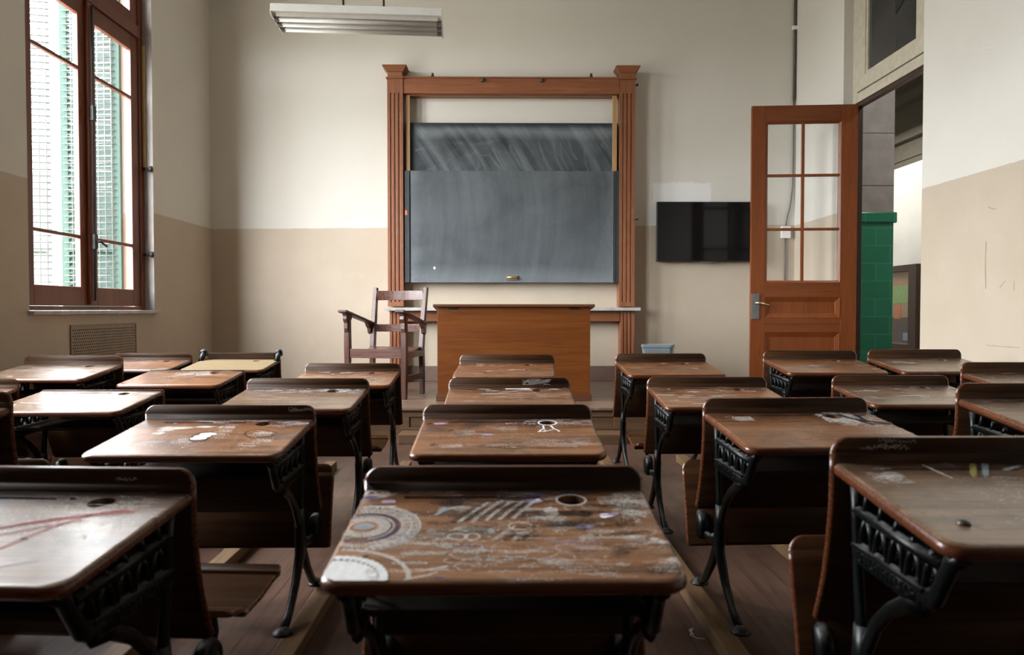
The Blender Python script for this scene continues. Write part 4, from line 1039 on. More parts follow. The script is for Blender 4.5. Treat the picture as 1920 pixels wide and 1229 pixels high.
def leg_mesh(sx, near):
    mb = MB(); X = sx * 0.262; S = (1, 0, 0); KW = 1.28; bar0 = mb.bar
    mb.bar = lambda pts, w, t, *a: bar0(pts, [k * KW for k in w], [k * KW for k in t], *a)
    def P(*yz): return [(X, y, z - B0) for y, z in yz]
    if near:
        mb.bar(P((-.056, .40), (-.058, .34), (-.052, .28), (-.062, .235), (-.12, .152), (-.20, .082), (-.262, .060)), [.018, .024, .025, .021, .016, .014, .012], [.011, .014, .014, .013, .011, .010, .012], 10, S)
        mb.lathe([(.012, .022), (.026, .010), (.034, .004), (.034, 0.0)], (X, -.268, 0), 'z', 18)
    else:
        mb.bar(P((-.050, .31), (-.035, .25), (.03, .168), (.10, .095), (.165, .060)), [.020, .020, .016, .013, .012], [.013, .013, .011, .010, .012], 10, S)
        mb.lathe([(.012, .022), (.026, .010), (.034, .004), (.034, 0.0)], (X, .17, 0), 'z', 18)
    return mb.mesh('leg', M['iron'])
def hinge_mesh(sx):
    mb = MB(); X = sx * 0.268; S = (1, 0, 0)
    mb.bar([(X, -.045, .285 - B0), (X, .02, .262 - B0), (X, .075, .262 - B0), (X, .105, .28 - B0)], [.020, .015, .014, .018], .012, 8, S)
    mb.lathe([(.0, -.020), (.044, -.018), (.052, -.008), (.052, .008), (.044, .018), (.030, .012), (.024, .020), (.0, .022)], (X + sx * .006, .118, .285 - B0), 'x', 22)
    mb.bar([(X + sx * .004, .15, .30 - B0), (X + sx * .004, .168, .335 - B0), (X + sx * .004, .158, .37 - B0)], .010, .008, 8, S)
    return mb.mesh('seat_hinge', M['iron'])
FRAME = {s: frame_mesh(s) for s in (-1, 1)}
LEG = {(s, n): leg_mesh(s, n) for s in (-1, 1) for n in (True, False)}
HINGE = {s: hinge_mesh(s) for s in (-1, 1)}
def back_rows(top):
    return [(y, z - B0) for y, z in ((0.001, top), (0.001, .70), (.004, .62), (.018, .54), (.038, .46), (.068, .39), (.088, .35))]
def panel_mesh(top, marks=None):
    mb = lip_panel(back_rows(top), W2 + .002, .018, .036 if top > .72 else .008, .012)
    if marks:
        marks(mb.bm, lambda x, z: (x, 0.0004, z - B0))
    return mb.mesh('back_panel', [M['panel_wood']] + INK + [M['edge']])
PANEL = panel_mesh(0.757)
PANEL_LOW = panel_mesh(0.712)
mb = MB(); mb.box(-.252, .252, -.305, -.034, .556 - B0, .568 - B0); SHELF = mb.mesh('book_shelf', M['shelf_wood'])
SEAT_UP = lip_panel([(y, z - B0) for y, z in ((.168, .512), (.158, .46), (.140, .39), (.118, .31), (.098, .212))], .332, .015, .035, .012, 1).mesh('seat', [M['seat_wood'], M['edge']])
mbs = lip_panel([(y, z - B0) for y, z in ((.47, .372), (.445, .384), (.38, .382), (.30, .368), (.20, .366), (.125, .384))], .332, .015, .045, .012, 1)
SEAT_DN = mbs.mesh('seat', [M['seat_wood'], M['edge']])
mb = MB(); mb.lathe([(.0265, 0.0), (.0265, -.045), (.020, -.052), (.0, -.052)], (HOLE[0], HOLE[1], ztop(HOLE[1]) - .0265), 'z', 20)
WELL = mb.mesh('ink_well', M['ink_black'])

def make_desk(label, X, Y, dh=0.0, rot=0.0, seat='up', panel=None, low=False, top='top_a', marks=None, seed=0, groove=True):
    rng = random.Random(seed)
    root = thing('school_desk', label, 'desk', (X, Y, B0), R(rot), 'old wooden school desks in rows')
    root.scale = (1, 1, 1 + dh / (ZF - B0))
    def part(name, me, parent=None): 
        o = bpy.data.objects.new(name, me); C.objects.link(o); o.parent = parent or root; return o
    mk = marks or (lambda bm, r, t: generic_marks(bm, r, 0.6, t))
    part('desktop', desktop_mesh(rng, [M[top]] + INK + [M['edge']], mk, groove))
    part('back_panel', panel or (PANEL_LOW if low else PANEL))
    part('book_shelf', SHELF); part('ink_well', WELL)
    for s in (-1, 1):
        fr = part('side_frame', FRAME[s]); part('leg', LEG[(s, True)], fr); part('leg', LEG[(s, False)], fr)
        if seat != 'none': part('seat_hinge', HINGE[s])
    if seat == 'up': part('seat', SEAT_UP)
    elif seat == 'down': part('seat', SEAT_DN)
    return root

# position on a desk top of a photo pixel (for the drawings on the tops)
def dp(X, Y, dh, px, py):
    sl = (ZF - ZN) / (-YN); k = (py - 580) / F
    zf = ZF + dh
    y = ((CAM_H - zf) - k * Y) / (k + sl)
    return ((px - 945) * (Y + y) / F - X, y)

# the drawings -----------------------------------------------------------
def marks_c1(bm, rng, to3):
    q = lambda px, py: dp(0.0, 1.615, 0, px, py)
    cx, cy = q(683, 992)                              # ringed doily half off the left edge
    ok = lambda x, y: x > -W2 + .008
    def ring(r, w, mi, a0=-60, a1=200, dash=0, zoff=0):
        seg = []; n = 64
        for k in range(n + 1):
            a = R(a0 + (a1 - a0) * k / n); x, y = cx + r * math.cos(a), cy + r * math.sin(a) * 1.05
            if not ok(x, y) or (dash and k % dash == 0):
                ribbon(bm, seg, w, mi, to3); seg = []; continue
            seg.append((x, y))
        ribbon(bm, seg, w, mi, to3)
    def ticks(r0, r1, n, w, mi, lean=0.0):
        for k in range(n):
            a = 2 * math.pi * k / n + rng.uniform(-.02, .02); b = a + lean
            p0, p1 = (cx + r0 * math.cos(a), cy + r0 * 1.05 * math.sin(a)), (cx + r1 * math.cos(b), cy + r1 * 1.05 * math.sin(b))
            if ok(*p0) and ok(*p1): ribbon(bm, [p0, p1], w, mi, to3)
    ring(.095, .012, RUB, a0=-75, a1=250); ring(.036, .026, RUB, a0=-90, a1=270); ring(.062, .006, GRIME, a0=-75, a1=250); ring(.050, .005, GRIME, a0=-90, a1=270)
    for r, w in ((.104, .0035), (.088, .003), (.070, .003), (.054, .004), (.046, .003), (.030, .003)): ring(r, w, WHITE, a0=-75, a1=250)
    ticks(.090, .101, 46, .0050, WHITE); ticks(.072, .086, 90, .0032, WHITE, .06); ticks(.056, .068, 60, .003, VIOLET, -.05); ticks(.032, .044, 34, .0045, WHITE, .08)
    block(bm, rng, cx + .035, cx + .085, cy - .05, cy + .06, 14, VIOLET, to3, .004, .007)
    for k in range(20):
        a = R(-50 + 12 * k); x, y = cx + .093 * math.cos(a), cy + .097 * math.sin(a)
        if ok(x, y): disc(bm, x, y, .004, .004, BLACK, to3, 8)
    disc(bm, cx - .002, cy + .002, .020, .016, PBLUE, to3); disc(bm, cx - .002, cy + .002, .009, .006, VIOLET, lambda a, b: (a, b, ztop(b) + .0009))
    # solid white quarter doily in the near left corner
    ox, oy = -W2 + .02, YN + .008; vs = [(ox, oy)]
    r0 = .083
    poly = [(-W2 + .006, YN + .035), (-W2 + .012, YN + .018), (-W2 + .030, YN + .008)]
    pts = [(ox + r0 * math.cos(R(a)), oy + r0 * .95 * math.sin(R(a))) for a in range(0, 97, 6)]
    pts = [(max(p[0], -W2 + .006), p[1]) for p in pts]
    f = bm.faces.new([bm.verts.new(to3(*p)) for p in poly + pts]); f.material_index = PAINT
    for k in range(12):
        a = R(3 + 8 * k); x, y = ox + (r0 + .004) * math.cos(a), oy + (r0 + .004) * .95 * math.sin(a)
        if x > -W2 + .012: disc(bm, x, y, .0085, .0085, PAINT, to3, 12); 
        x2, y2 = ox + (r0 - .004) * math.cos(a + R(4)), oy + (r0 - .004) * .95 * math.sin(a + R(4))
        if x2 > -W2 + .012: disc(bm, x2, y2, .003, .003, BLACK, lambda a_, b_: (a_, b_, ztop(b_) + .001), 8)
    rngo = [(ox + .128 * math.cos(R(a)), oy + .115 * math.sin(R(a))) for a in range(4, 92, 4)]
    ribbon(bm, [p for p in rngo if p[0] > -W2 + .01], .008, WHITE, to3)
    disc(bm, *q(700, 1088), .012, .009, WHITE, to3, 12, .3, rng); disc(bm, *q(690, 1076), .008, .012, WHITE, to3, 12, .3, rng)
    # far left corner curls and line
    curls(bm, rng, *sorted((q(692, 924)[0], q(712, 924)[0])), -.03, -.012, 5, WHITE, to3, .003)
    ribbon(bm, [q(686, 940), q(720, 934), q(762, 921)], .003, WHITE, to3); disc(bm, *q(728, 944), .013, .010, LILAC, to3, 12, .25, rng); disc(bm, *q(694, 935), .016, .010, VIOLET, to3, 12, .25, rng)
    ribbon(bm, [q(704, 953), q(742, 952)], .006, WHITE, to3)
    # rubbed diagonal hatching in the middle
    for k in range(5):
        p0, p1 = q(845 + 26 * k, 985 - 2 * k), q(905 + 22 * k, 946 - k)
        ribbon(bm, arc_pts(p0, p1, .03), .012, GRIME, to3); ribbon(bm, [(a + .013, b) for a, b in arc_pts(p0, p1, .02)], .008, RUB, to3); ribbon(bm, [(a + .015, b) for a, b in arc_pts(p0, p1, .02)], .002, WHITE, to3)
    for k in range(4): ribbon(bm, [q(925 + 18 * k, 1018), q(950 + 18 * k, 1001)], .010, GRIME if k % 2 else RUB, to3)
    disc(bm, *q(832, 958), .012, .010, PBLUE, to3, 12, .4, rng); ribbon(bm, arc_pts(q(815, 970), q(870, 952), .1), .007, PBLUE, to3); disc(bm, *q(921, 1001), .008, .012, PBLUE, to3, 12, .3, rng)
    for k in range(2): ribbon(bm, [(q(857 + 28 * k, 1010)[0] + (.018 - .004 * k) * math.cos(t * .42), q(857, 1010)[1] + .014 * math.sin(t * .42)) for t in range(16)], .0035, WHITE, to3)
    ribbon(bm, [(q(975, 990)[0] + .022 * math.cos(t * .42), q(975, 990)[1] + .018 * math.sin(t * .42)) for t in range(15)], .003, WHITE, to3)
    # far right: dense scrawl, ink and blots round the ink hole
    x0, x1 = q(1130, 930)[0], q(1240, 960)[0]
    block(bm, rng, x0 + .015, .285, -.16, -.02, 60, WHITE, to3, .008, .02, .0024); flecks(bm, rng, x0, .29, -.17, -.02, 160, WHITE, to3, .005)
    curls(bm, rng, x0, .28, -.15, -.02, 16, WHITE, to3)
    for px, py, rx, ry, mi in ((1005, 933, .026, .008, VIOLET), (1000, 944, .022, .010, LILAC), (1008, 942, .008, .006, PAINT), (1032, 959, .014, .014, WHITE), (1048, 985, .017, .012, PBLUE), (1096, 993, .016, .011, LILAC), (1096, 994, .010, .006, VIOLET), (1138, 972, .014, .010, PAINT), (1138, 971, .018, .005, LILAC), (1122, 938, .034, .014, VIOLET), (1070, 925, .02, .006, VIOLET), (1155, 967, .012, .004, LILAC)):
        disc(bm, *q(px, py), rx, ry, mi, to3, 14, .3, rng)
    disc(bm, *q(1080, 966), .036, .018, BLACK, to3, 16, .25, rng)
    hx, hy, hr = HOLE; ribbon(bm, [(hx + (hr + .004) * math.cos(t * .2618), hy + (hr + .004) * math.sin(t * .2618)) for t in range(25)], .005, WHITE, to3)
    # rows of writing in the near half
    for px0, px1, py0, py1, n, mi in ((690, 800, 1020, 1032, 9, WHITE), (800, 930, 1018, 1030, 5, WHITE), (700, 790, 1050, 1085, 10, WHITE), (820, 960, 1050, 1062, 8, WHITE), (960, 1120, 1050, 1068, 14, WHITE), (965, 1130, 1072, 1092, 16, WHITE), (1000, 1110, 1018, 1032, 9, LILAC), (1180, 1250, 1015, 1030, 12, WHITE), (1200, 1280, 1048, 1062, 14, WHITE), (1190, 1265, 1066, 1078, 9, BLACK), (1200, 1260, 1070, 1080, 7, WHITE), (840, 900, 1020, 1035, 5, VIOLET), (950, 1000, 1015, 1026, 6, BLACK), (1040, 1110, 1036, 1046, 6, VIOLET), (1000, 1230, 988, 1008, 20, WHITE), (960, 1060, 932, 945, 12, WHITE), (730, 1000, 921, 931, 22, WHITE), (720, 820, 950, 965, 5, RED), (860, 960, 1040, 1080, 5, RED)):
        a, b = q(px0, py1), q(px1, py0); block(bm, rng, a[0], b[0], a[1], b[1], n, mi, to3, .006, .011, .0024)
    for px, py in ((1245, 1022), (1262, 1056), (1230, 1016), (1188, 1012)): disc(bm, *q(px, py), .009, .009, WHITE, to3, 4, .25, rng)
    ribbon(bm, [q(755, 1092), q(800, 1084), q(818, 1078)], .005, WHITE, to3); ribbon(bm, [q(790, 1075), q(840, 1066)], .005, WHITE, to3); disc(bm, *q(820, 1088), .014, .007, VIOLET, to3, 3, .1, rng); disc(bm, *q(684, 1047), .007, .005, BLACK, to3, 8, .2, rng)
    flecks(bm, rng, -.26, .28, -.40, -.03, 420, WHITE, to3, .004)
    for k in range(18): disc(bm, rng.uniform(-.13, .28), rng.uniform(-.20, -.015), rng.uniform(.02, .06), rng.uniform(.008, .018), GRIME, to3, 14, .4, rng)   # grime of the far half
    for k in range(26):                                # faint rubbed-out patches
        disc(bm, rng.uniform(-.13, .27), rng.uniform(-.39, -.04), rng.uniform(.012, .045), rng.uniform(.006, .014), rng.choice((RUB, RUB, GRIME, RUB, GRIME)), to3, 14, .4, rng)
    curls(bm, rng, -.27, .28, -.38, -.08, 34, WHITE, to3, .0018); block(bm, rng, -.28, .29, -.40, -.20, 34, WHITE, to3, .006, .010, .003); block(bm, rng, -.1, .2, -.12, -.03, 16, BLACK, to3, .006, .010)
def marks_c2(bm, rng, to3):
    q = lambda px, py: dp(0.012, 2.67, 0, px, py)
    hx, hy, hr = HOLE
    ribbon(bm, [(hx + (hr + .005) * math.cos(t * .2618), hy + (hr + .005) * math.sin(t * .2618)) for t in range(25)], .006, PAINT, to3)
    for s in (-1, 1):                                 # chalk legs drawn under the hole
        ribbon(bm, [(hx + s * .014 - .004, hy - .038), (hx + s * .016, hy - .075), (hx + s * .03, hy - .10), (hx + s * .034, hy - .115)], .006, PAINT, to3)
        ribbon(bm, [(hx + s * .016, hy - .09), (hx + s * .0 - .01, hy - .108), (hx + s * .01 - .03, hy - .118)], .005, PAINT, to3)
    block(bm, rng, .02, .29, -.08, -.012, 42, WHITE, to3, .008, .016, .004); flecks(bm, rng, .0, .28, -.10, -.01, 90, WHITE, to3, .006)
    block(bm, rng, -.02, .20, -.07, -.02, 9, VIOLET, to3, .008, .014, .004)
    for px, py, n in ((868, 812, 14), (935, 806, 14)):
        a = q(px, py); block(bm, rng, a[0] - .05, a[0] + .05, a[1] - .02, a[1] + .02, n, WHITE, to3, .006, .012, .003)
    a = q(868, 812); block(bm, rng, a[0] - .05, a[0] + .05, a[1] - .02, a[1] + .015, 8, VIOLET, to3)
    disc(bm, *q(825, 796), .022, .012, LILAC, to3, 12, .25, rng); disc(bm, *q(820, 805), .012, .010, RED, to3, 4, .3, rng); disc(bm, *q(806, 806), .012, .008, VIOLET, to3, 10, .3, rng); disc(bm, *q(914, 817), .020, .010, LILAC, to3, 10, .2, rng)
    for px, py in ((805, 795), (845, 808), (811, 835)): ribbon(bm, [q(px - 4, py + 2), q(px + 4, py - 1)], .008, BLACK, to3)
    x, y = q(823, 824); letters(bm, 'David', x, y, .034, RED, to3, .004)
    a = q(885, 838); block(bm, rng, a[0] - .02, q(1010, 838)[0], a[1] - .022, a[1] + .028, 26, BLACK, to3, .008, .015, .003); block(bm, rng, a[0] + .03, q(1030, 838)[0], a[1] - .012, a[1] + .035, 24, WHITE, to3, .008, .015, .003)
    a = q(1040, 830); block(bm, rng, a[0] - .06, a[0] + .09, a[1] - .04, a[1] + .03, 40, WHITE, to3, .006, .014, .0022); block(bm, rng, a[0] - .04, a[0] + .07, a[1] - .03, a[1] + .02, 12, BLACK, to3)
    a = q(842, 838); curls(bm, rng, a[0] - .02, a[0] + .02, a[1] - .01, a[1] + .01, 8, WHITE, to3)
    block(bm, rng, .14, .28, -.36, -.30, 10, WHITE, to3); block(bm, rng, -.1, .1, -.36, -.30, 4, RED, to3); flecks(bm, rng, -.27, .28, -.40, -.02, 120, WHITE, to3)
def marks_c3(bm, rng, to3):
    block(bm, rng, -.20, .28, -.07, -.012, 40, WHITE, to3, .010, .018, .005); ribbon(bm, [(-.02, -.03), (.10, -.03)], .016, PAINT, to3); disc(bm, .16, -.03, .03, .014, PAINT, to3, 12, .3, rng)
    block(bm, rng, -.26, .25, -.22, -.09, 60, WHITE, to3, .008, .016, .004); block(bm, rng, -.20, .10, -.26, -.12, 10, VIOLET, to3)
def marks_l12(bm, rng, to3):
    q = lambda px, py: dp(-.978, 2.665, 0, px, py)
    for px, py, rx, ry in ((330, 803, .055, .016), (298, 813, .020, .018), (312, 807, .03, .012), (385, 801, .03, .014)): disc(bm, *q(px, py), rx, ry, WHITE, to3, 14, .25, rng)
    for k, (px, py) in enumerate(((372, 823), (380, 819), (390, 815))): disc(bm, *q(px, py), .028, .016, PAINT, to3, 14, .1, rng)
    ribbon(bm, [q(355, 826), q(362, 818), q(376, 812), q(398, 810), q(402, 813), q(394, 820), q(384, 827), q(366, 829), q(355, 826)], .006, BLACK, to3)
    ribbon(bm, [q(458, 816), q(462, 810), q(478, 806), q(500, 808), q(520, 812), q(505, 820), q(470, 822), q(458, 816)], .004, BLACK, to3)
    for px0, px1, py0, py1, n in ((390, 440, 800, 818, 26), (235, 300, 828, 838, 20), (305, 360, 823, 830, 14), (470, 505, 826, 831, 10), (440, 480, 832, 840, 8), (480, 575, 789, 800, 30), (330, 480, 787, 794, 20), (470, 510, 808, 816, 12), (330, 350, 836, 846, 10), (230, 330, 795, 850, 20)):
        a, b = q(px0, py1), q(px1, py0); block(bm, rng, a[0], b[0], a[1], b[1], n, WHITE, to3, .008, .014, .004)
    block(bm, rng, .10, .28, -.07, -.015, 14, VIOLET, to3); flecks(bm, rng, -.28, .28, -.40, -.02, 160, WHITE, to3, .005)
def marks_l13(bm, rng, to3):
    block(bm, rng, -.27, .28, -.085, -.012, 60, WHITE, to3, .01, .02, .005); flecks(bm, rng, .10, .29, -.10, -.01, 140, WHITE, to3, .008); flecks(bm, rng, -.27, .28, -.35, -.05, 160, WHITE, to3, .005)
    block(bm, rng, .05, .29, -.08, -.02, 10, VIOLET, to3); block(bm, rng, -.25, .1, -.30, -.10, 22, WHITE, to3)
def marks_heavy(bm, rng, to3):
    generic_marks(bm, rng, 1.1, to3)
    for k in range(6): disc(bm, rng.uniform(-.25, .22), rng.uniform(-.30, -.04), rng.uniform(.015, .04), rng.uniform(.008, .016), WHITE, to3, 14, .35, rng)
def marks_l24(bm, rng, to3):
    block(bm, rng, -.12, .18, -.17, -.02, 60, WHITE, to3, .01, .022, .006); block(bm, rng, -.26, .1, -.28, -.05, 16, WHITE, to3, .01, .02, .005); flecks(bm, rng, -.2, .2, -.2, -.01, 140, WHITE, to3, .007)
def marks_r12(bm, rng, to3):
    q = lambda px, py: (lambda c: (c[0] * 1.0, c[1]))(dp(1.018, 2.67, .017, px, py))
    flecks(bm, rng, q(1545, 790)[0], q(1620, 790)[0], -.15, -.01, 700, WHITE, to3, .010)
    x0, y0 = HOLE[0], HOLE[1]
    ribbon(bm, [(x0 + .030, y0 + .030), (x0 + .043, y0 - .02), (x0 + .07, y0 - .055), (x0 + .11, y0 - .085), (x0 + .15, y0 - .105)], .024, BLACK, to3)
    ribbon(bm, [(x0 + .06, y0 - .05), (x0 + .068, y0 - .08), (x0 + .085, y0 - .118)], .020, BLACK, to3); ribbon(bm, [(x0 + .08, y0 - .06), (x0 + .09, y0 - .01), (x0 + .085, y0 + .018)], .016, BLACK, to3)
    disc(bm, x0 + .078, y0 - .058, .016, .011, BLACK, to3, 12); disc(bm, x0 + .076, y0 - .056, .009, .006, VIOLET, lambda a, b: (a, b, ztop(b) + .001), 10)
    for sgn in (-1, 1): disc(bm, x0 + .012 + sgn * .012, y0 + .015 - sgn * .012, .02, .009, BLACK, to3, 10, .3, rng)
    block(bm, rng, .16, .29, -.30, -.05, 70, WHITE, to3, .008, .016, .0028); flecks(bm, rng, .14, .29, -.32, -.03, 240, WHITE, to3, .005)
    block(bm, rng, -.24, -.17, -.10, -.055, 20, WHITE, to3, .008, .014, .005); block(bm, rng, -.22, .02, -.20, -.04, 40, BLACK, to3, .008, .016, .0022)
    ribbon(bm, [(-.12, -.335), (-.09, -.345), (-.06, -.335)], .005, BLACK, to3); block(bm, rng, .10, .16, -.19, -.15, 10, WHITE, to3, .006, .012, .004); flecks(bm, rng, -.05, .05, -.27, -.22, 12, WHITE, to3, .005)
def marks_r11(bm, rng, to3):
    q = lambda px, py: dp(1.02, 1.615, .074, px, py)
    block(bm, rng, q(1625, 875)[0], q(1690, 880)[0], q(0, 890)[1], q(0, 872)[1], 26, WHITE, to3, .008, .014, .0026)
    curls(bm, rng, q(1655, 880)[0], q(1690, 884)[0], q(0, 890)[1], q(0, 878)[1], 7, WHITE, to3, .003)
    ribbon(bm, [q(1737, 861), q(1760, 871), q(1796, 886)], .006, WHITE, to3)
    for px, mi in ((1834, YELLOW), (1857, PBLUE)):
        for k in range(5): ribbon(bm, [q(px + k * 2.4 - 5, 860), q(px + k * 2.4 - 3, 880 + (k % 3) * 2)], .003, mi, to3)
    ribbon(bm, [q(1893, 872), q(1925, 864)], .010, PBLUE, to3); ribbon(bm, [q(1780, 858), q(1800, 866)], .005, LILAC, to3)
    block(bm, rng, -.2, .28, -.14, -.04, 22, BLACK, to3, .006, .012, .002); flecks(bm, rng, -.28, .28, -.38, -.03, 160, WHITE, to3, .004)
    block(bm, rng, -.2, .2, -.30, -.12, 10, WHITE, to3, .006, .012, .002)
def marks_l11(bm, rng, to3):
    block(bm, rng, .02, .29, -.22, -.02, 90, WHITE, to3, .008, .018, .003); flecks(bm, rng, -.05, .29, -.26, -.02, 340, WHITE, to3, .005)
    for k in range(5): ribbon(bm, arc_pts((rng.uniform(-.05, .1), rng.uniform(-.3, -.2)), (rng.uniform(.15, .25), rng.uniform(-.2, -.1)), .05), .012, RED, to3)
    block(bm, rng, -.2, .29, -.09, -.02, 10, VIOLET, to3); disc(bm, .11, -.25, .008, .004, BLACK, to3, 10); ribbon(bm, [(.14, -.37), (.17, -.35), (.20, -.34)], .003, VIOLET, to3)
light = lambda a: (lambda bm, r, t: generic_marks(bm, r, a, t))

def panel_scrawl(x0, x1, z0, z1, n, mi=WHITE, seed=2):
    def f(bm, to3):
        rng = random.Random(seed)
        for k in range(n):
            p0 = (rng.uniform(x0, x1), rng.uniform(z0, z1)); p1 = (rng.uniform(x0, x1), rng.uniform(z0, z1))
            ribbon(bm, arc_pts(p0, p1, rng.uniform(-.1, .1)), .0025, mi, to3)
    return f
def panel_words(x0, x1, z0, z1, n, seed=2):
    return lambda bm, to3: block(bm, random.Random(seed), x0, x1, z0, z1, n, WHITE, to3, .006, .012, .0022)
P_C3 = panel_mesh(.757, panel_scrawl(.06, .21, .722, .748, 34))
P_R11 = panel_mesh(.757, panel_words(-.26, -.14, .728, .745, 10, 4))
P_L12 = panel_mesh(.757, panel_words(.14, .28, .735, .748, 8, 6))
P_L11 = panel_mesh(.757, panel_words(.12, .17, .735, .742, 3, 9))

D = make_desk
c1 = D('nearest centre desk with a white chalk doily in its front left corner', 0.0, 1.615, marks=marks_c1, seed=1)
D('centre-column desk with chalk legs drawn under its ink hole, second from the camera', .012, 2.67, marks=marks_c2, seed=2)
D('centre-column desk with scribbled chalk on its back rail, third from the camera', .027, 3.72, panel=P_C3, marks=marks_c3, seed=3)
D('farthest centre-column desk, plain reddish top right in front of the teacher desk', .018, 4.75, dh=.05, rot=-3, seat='none', marks=light(.25), seed=4, top='top_b')
D('nearest desk at lower left, bluish sheen and pink smears on its top', -.968, 1.615, rot=-3.5, seat='down', panel=P_L11, marks=marks_l11, seed=5, top='top_c')
D('left desk with white chalk blobs and a peanut-shaped outline on its top', -.978, 2.665, panel=P_L12, marks=marks_l12, seed=6)
D('left desk with bluish white chalk speckled round its ink hole, folded-down seat behind it', -.973, 3.70, seat='down', marks=marks_l13, seed=7, top='top_c')
D('desk just left in front of the armchair, dark stain along its back rail', -.958, 4.73, seat='none', marks=light(.7), seed=8)
D('dark desk cut off by the left frame edge, only its back panel showing', -2.0, 2.58, dh=.055, marks=light(.5), seed=9)
D('left desk without back rail whose top glares white from the window', -2.0, 3.73, dh=-.015, low=True, marks=marks_heavy, seed=10, top='top_c')
D('left desk without back rail, chalky top, in front of the bare plywood desk', -1.955, 4.76, low=True, marks=marks_l24, seed=11)
D('desk at far left edge whose bluish back rail peeks in below the vent', -2.715, 3.72, marks=light(.5), seed=13)
D('far left desk with a white glare on its dark top below the vent', -2.655, 4.62, dh=.053, marks=light(.4), seed=14, top='top_c')
D('farthest left desk by the wall, reddish back rail beside the bare plywood desk', -2.73, 5.82, seat='none', marks=light(.3), seed=15, top='top_b')
D('nearest desk at lower right with yellow and pale blue chalk on its top', 1.02, 1.615, dh=.058, panel=P_R11, marks=marks_r11, seed=16, top='top_c')
D('right desk with a black creature drawn on white chalk round its ink hole', 1.018, 2.67, dh=.021, rot=2.5, marks=marks_r12, seed=17, top='top_b')
D('right desk with violet ink spots, third of the column beside the centre', 1.026, 3.75, seat='down', marks=light(.6), seed=18)
D('orange-topped desk in front of the waste bin', 1.040, 4.93, dh=.045, rot=2, seat='none', marks=light(.12), seed=19, top='top_b')
D('right desk cut by the frame edge showing a big iron lattice side', 1.94, 2.67, dh=.07, marks=light(.4), seed=20, top='top_c')
D('right desk with pale chalk streaks, behind the one with the black creature', 2.0, 3.83, marks=light(.55), seed=21, top='top_c')
D('right desk directly in front of the open door', 1.98, 4.80, dh=.07, seat='none', marks=light(.15), seed=22, top='top_b')
D('desk at the far right frame edge against the cream wall, in the wall column', 2.665, 3.82, dh=.064, marks=light(.3), seed=23, top='top_c')
D('far right desk in front of the green tiled pillar', 2.645, 4.77, dh=.078, seat='none', marks=light(.2), seed=24, top='top_c')
# the odd one with a bare top and iron scrolls at its back corners
M['top_ply'] = M['plywood']
s5 = D('desk with a bare yellow plywood top and iron scrolls at its back corners', -2.05, 5.84, seat='none', low=True, marks=lambda bm, r, t: flecks(bm, r, -.25, .25, -.4, -.05, 14, BLACK, t, .005), seed=12, top='top_ply', groove=False)
mb = MB(); mb.box(-.26, .26, .002, .020, .712 - B0, .760 - B0); mb.build('back_rail', M['panel_wood'], s5, .006)
for s in (-1, 1):
    mb = MB(); X_ = s * .292
    mb.bar([(X_, -.06, .700 - B0), (X_, -.015, .735 - B0), (X_, .012, .772 - B0), (X_, .035, .765 - B0), (X_, .04, .735 - B0)], [.012, .020, .020, .016, .010], .020, 10, (1, 0, 0))
    mb.lathe([(.0, -.024), (.022, -.020), (.022, .020), (.0, .024)], (X_, .005, .762 - B0), 'x', 14)
    mb.build('iron_scroll', M['iron'], s5)
# single bolt on the nearest right desk
for o in bpy.data.objects:
    if o.get('label', '').startswith('nearest desk at lower right'):
        x_, y_ = dp(1.02, 1.615, .074, 1818, 968)
        mb = MB(); mb.lathe([(.012, 0.0), (.011, .004), (.005, .007), (.0, .0075)], (x_, y_, ztop(y_)), 'z', 14); mb.build('bolt', M['dark_metal'], o)

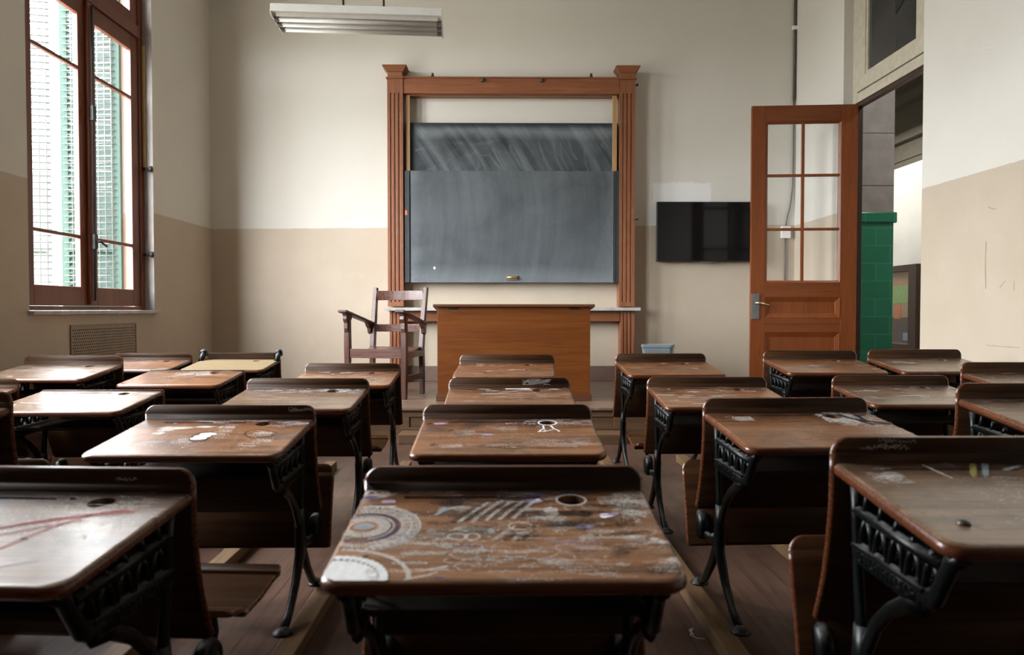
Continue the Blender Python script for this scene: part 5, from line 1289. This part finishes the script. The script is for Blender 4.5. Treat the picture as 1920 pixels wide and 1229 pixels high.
# runners that each column of desks is screwed to
def runner(x, y0, y1, label, w=.07):
    mb = MB(); mb.box(-w / 2, w / 2, 0, y1 - y0, 0.0005, B0)
    o = mb.build('floor_runner', M['runner_wood'], None, .004); o.location = (x, y0, 0)
    return tag(o, label, 'floor runner', 'wooden runners under the desk columns')
runner(-.675, .75, 5.15, 'wooden floor runner in the aisle left of the nearest centre desk')
runner(-1.19, .75, 5.15, 'wooden floor runner behind the folded-down seat at lower left')
runner(-.24, .75, 5.15, 'wooden floor runner under the left legs of the centre desks')
runner(.25, .75, 5.15, 'wooden floor runner under the right legs of the centre desks')
runner(.715, .75, 5.35, 'wooden floor runner in the aisle right of the nearest centre desk')
runner(1.275, .75, 5.35, 'wooden floor runner seen past the folded seat at lower right')
for x, y0, y1, lab in ((-2.255, 2.0, 6.2, 'wooden floor runner under the left legs of the second column from the window'), (-1.73, 2.0, 6.2, 'wooden floor runner under the right legs of the second column from the window'),
                       (-2.95, 3.2, 6.2, 'wooden floor runner nearest the window wall'), (-2.42, 3.2, 6.2, 'wooden floor runner under the right legs of the window column'),
                       (1.72, 2.2, 5.2, 'wooden floor runner under the left legs of the column before the door'), (2.245, 2.2, 5.2, 'wooden floor runner under the right legs of the column before the door'),
                       (2.37, 3.3, 5.2, 'wooden floor runner under the left legs of the wall column at right'), (2.90, 3.3, 5.2, 'wooden floor runner nearest the right wall')):
    runner(x, y0, y1, lab)
for x0, x1, lab in ((-.635, -.280, 'low brown cross beam on the floor left of the centre desks'), (.290, .675, 'low brown cross beam on the floor right of the centre desks')):
    mb = MB(); mb.box(x0, x1, 4.62, 4.665, 0.0005, .11); o = mb.build('cross_beam', M['riser_wood'], None, .004); tag(o, lab, 'cross beam', 'cross beams between the runners')
# scrap of thread on the floor
mb = MB(); fx0, fy0 = PX(1300, 2.52), 2.50
mb.bar([(fx0, fy0 - .02, .003), (fx0 - .006, fy0 + .02, .003), (fx0 + .008, fy0 + .03, .004), (fx0 - .012, fy0 - .02, .003), (fx0 + .004, fy0 - .045, .003), (fx0 + .03, fy0 - .05, .003)], .0015, .0015, 5)
tag(mb.build('thread_scrap', M['socket']), 'thin white thread lying on the dark floor at lower right', 'thread')
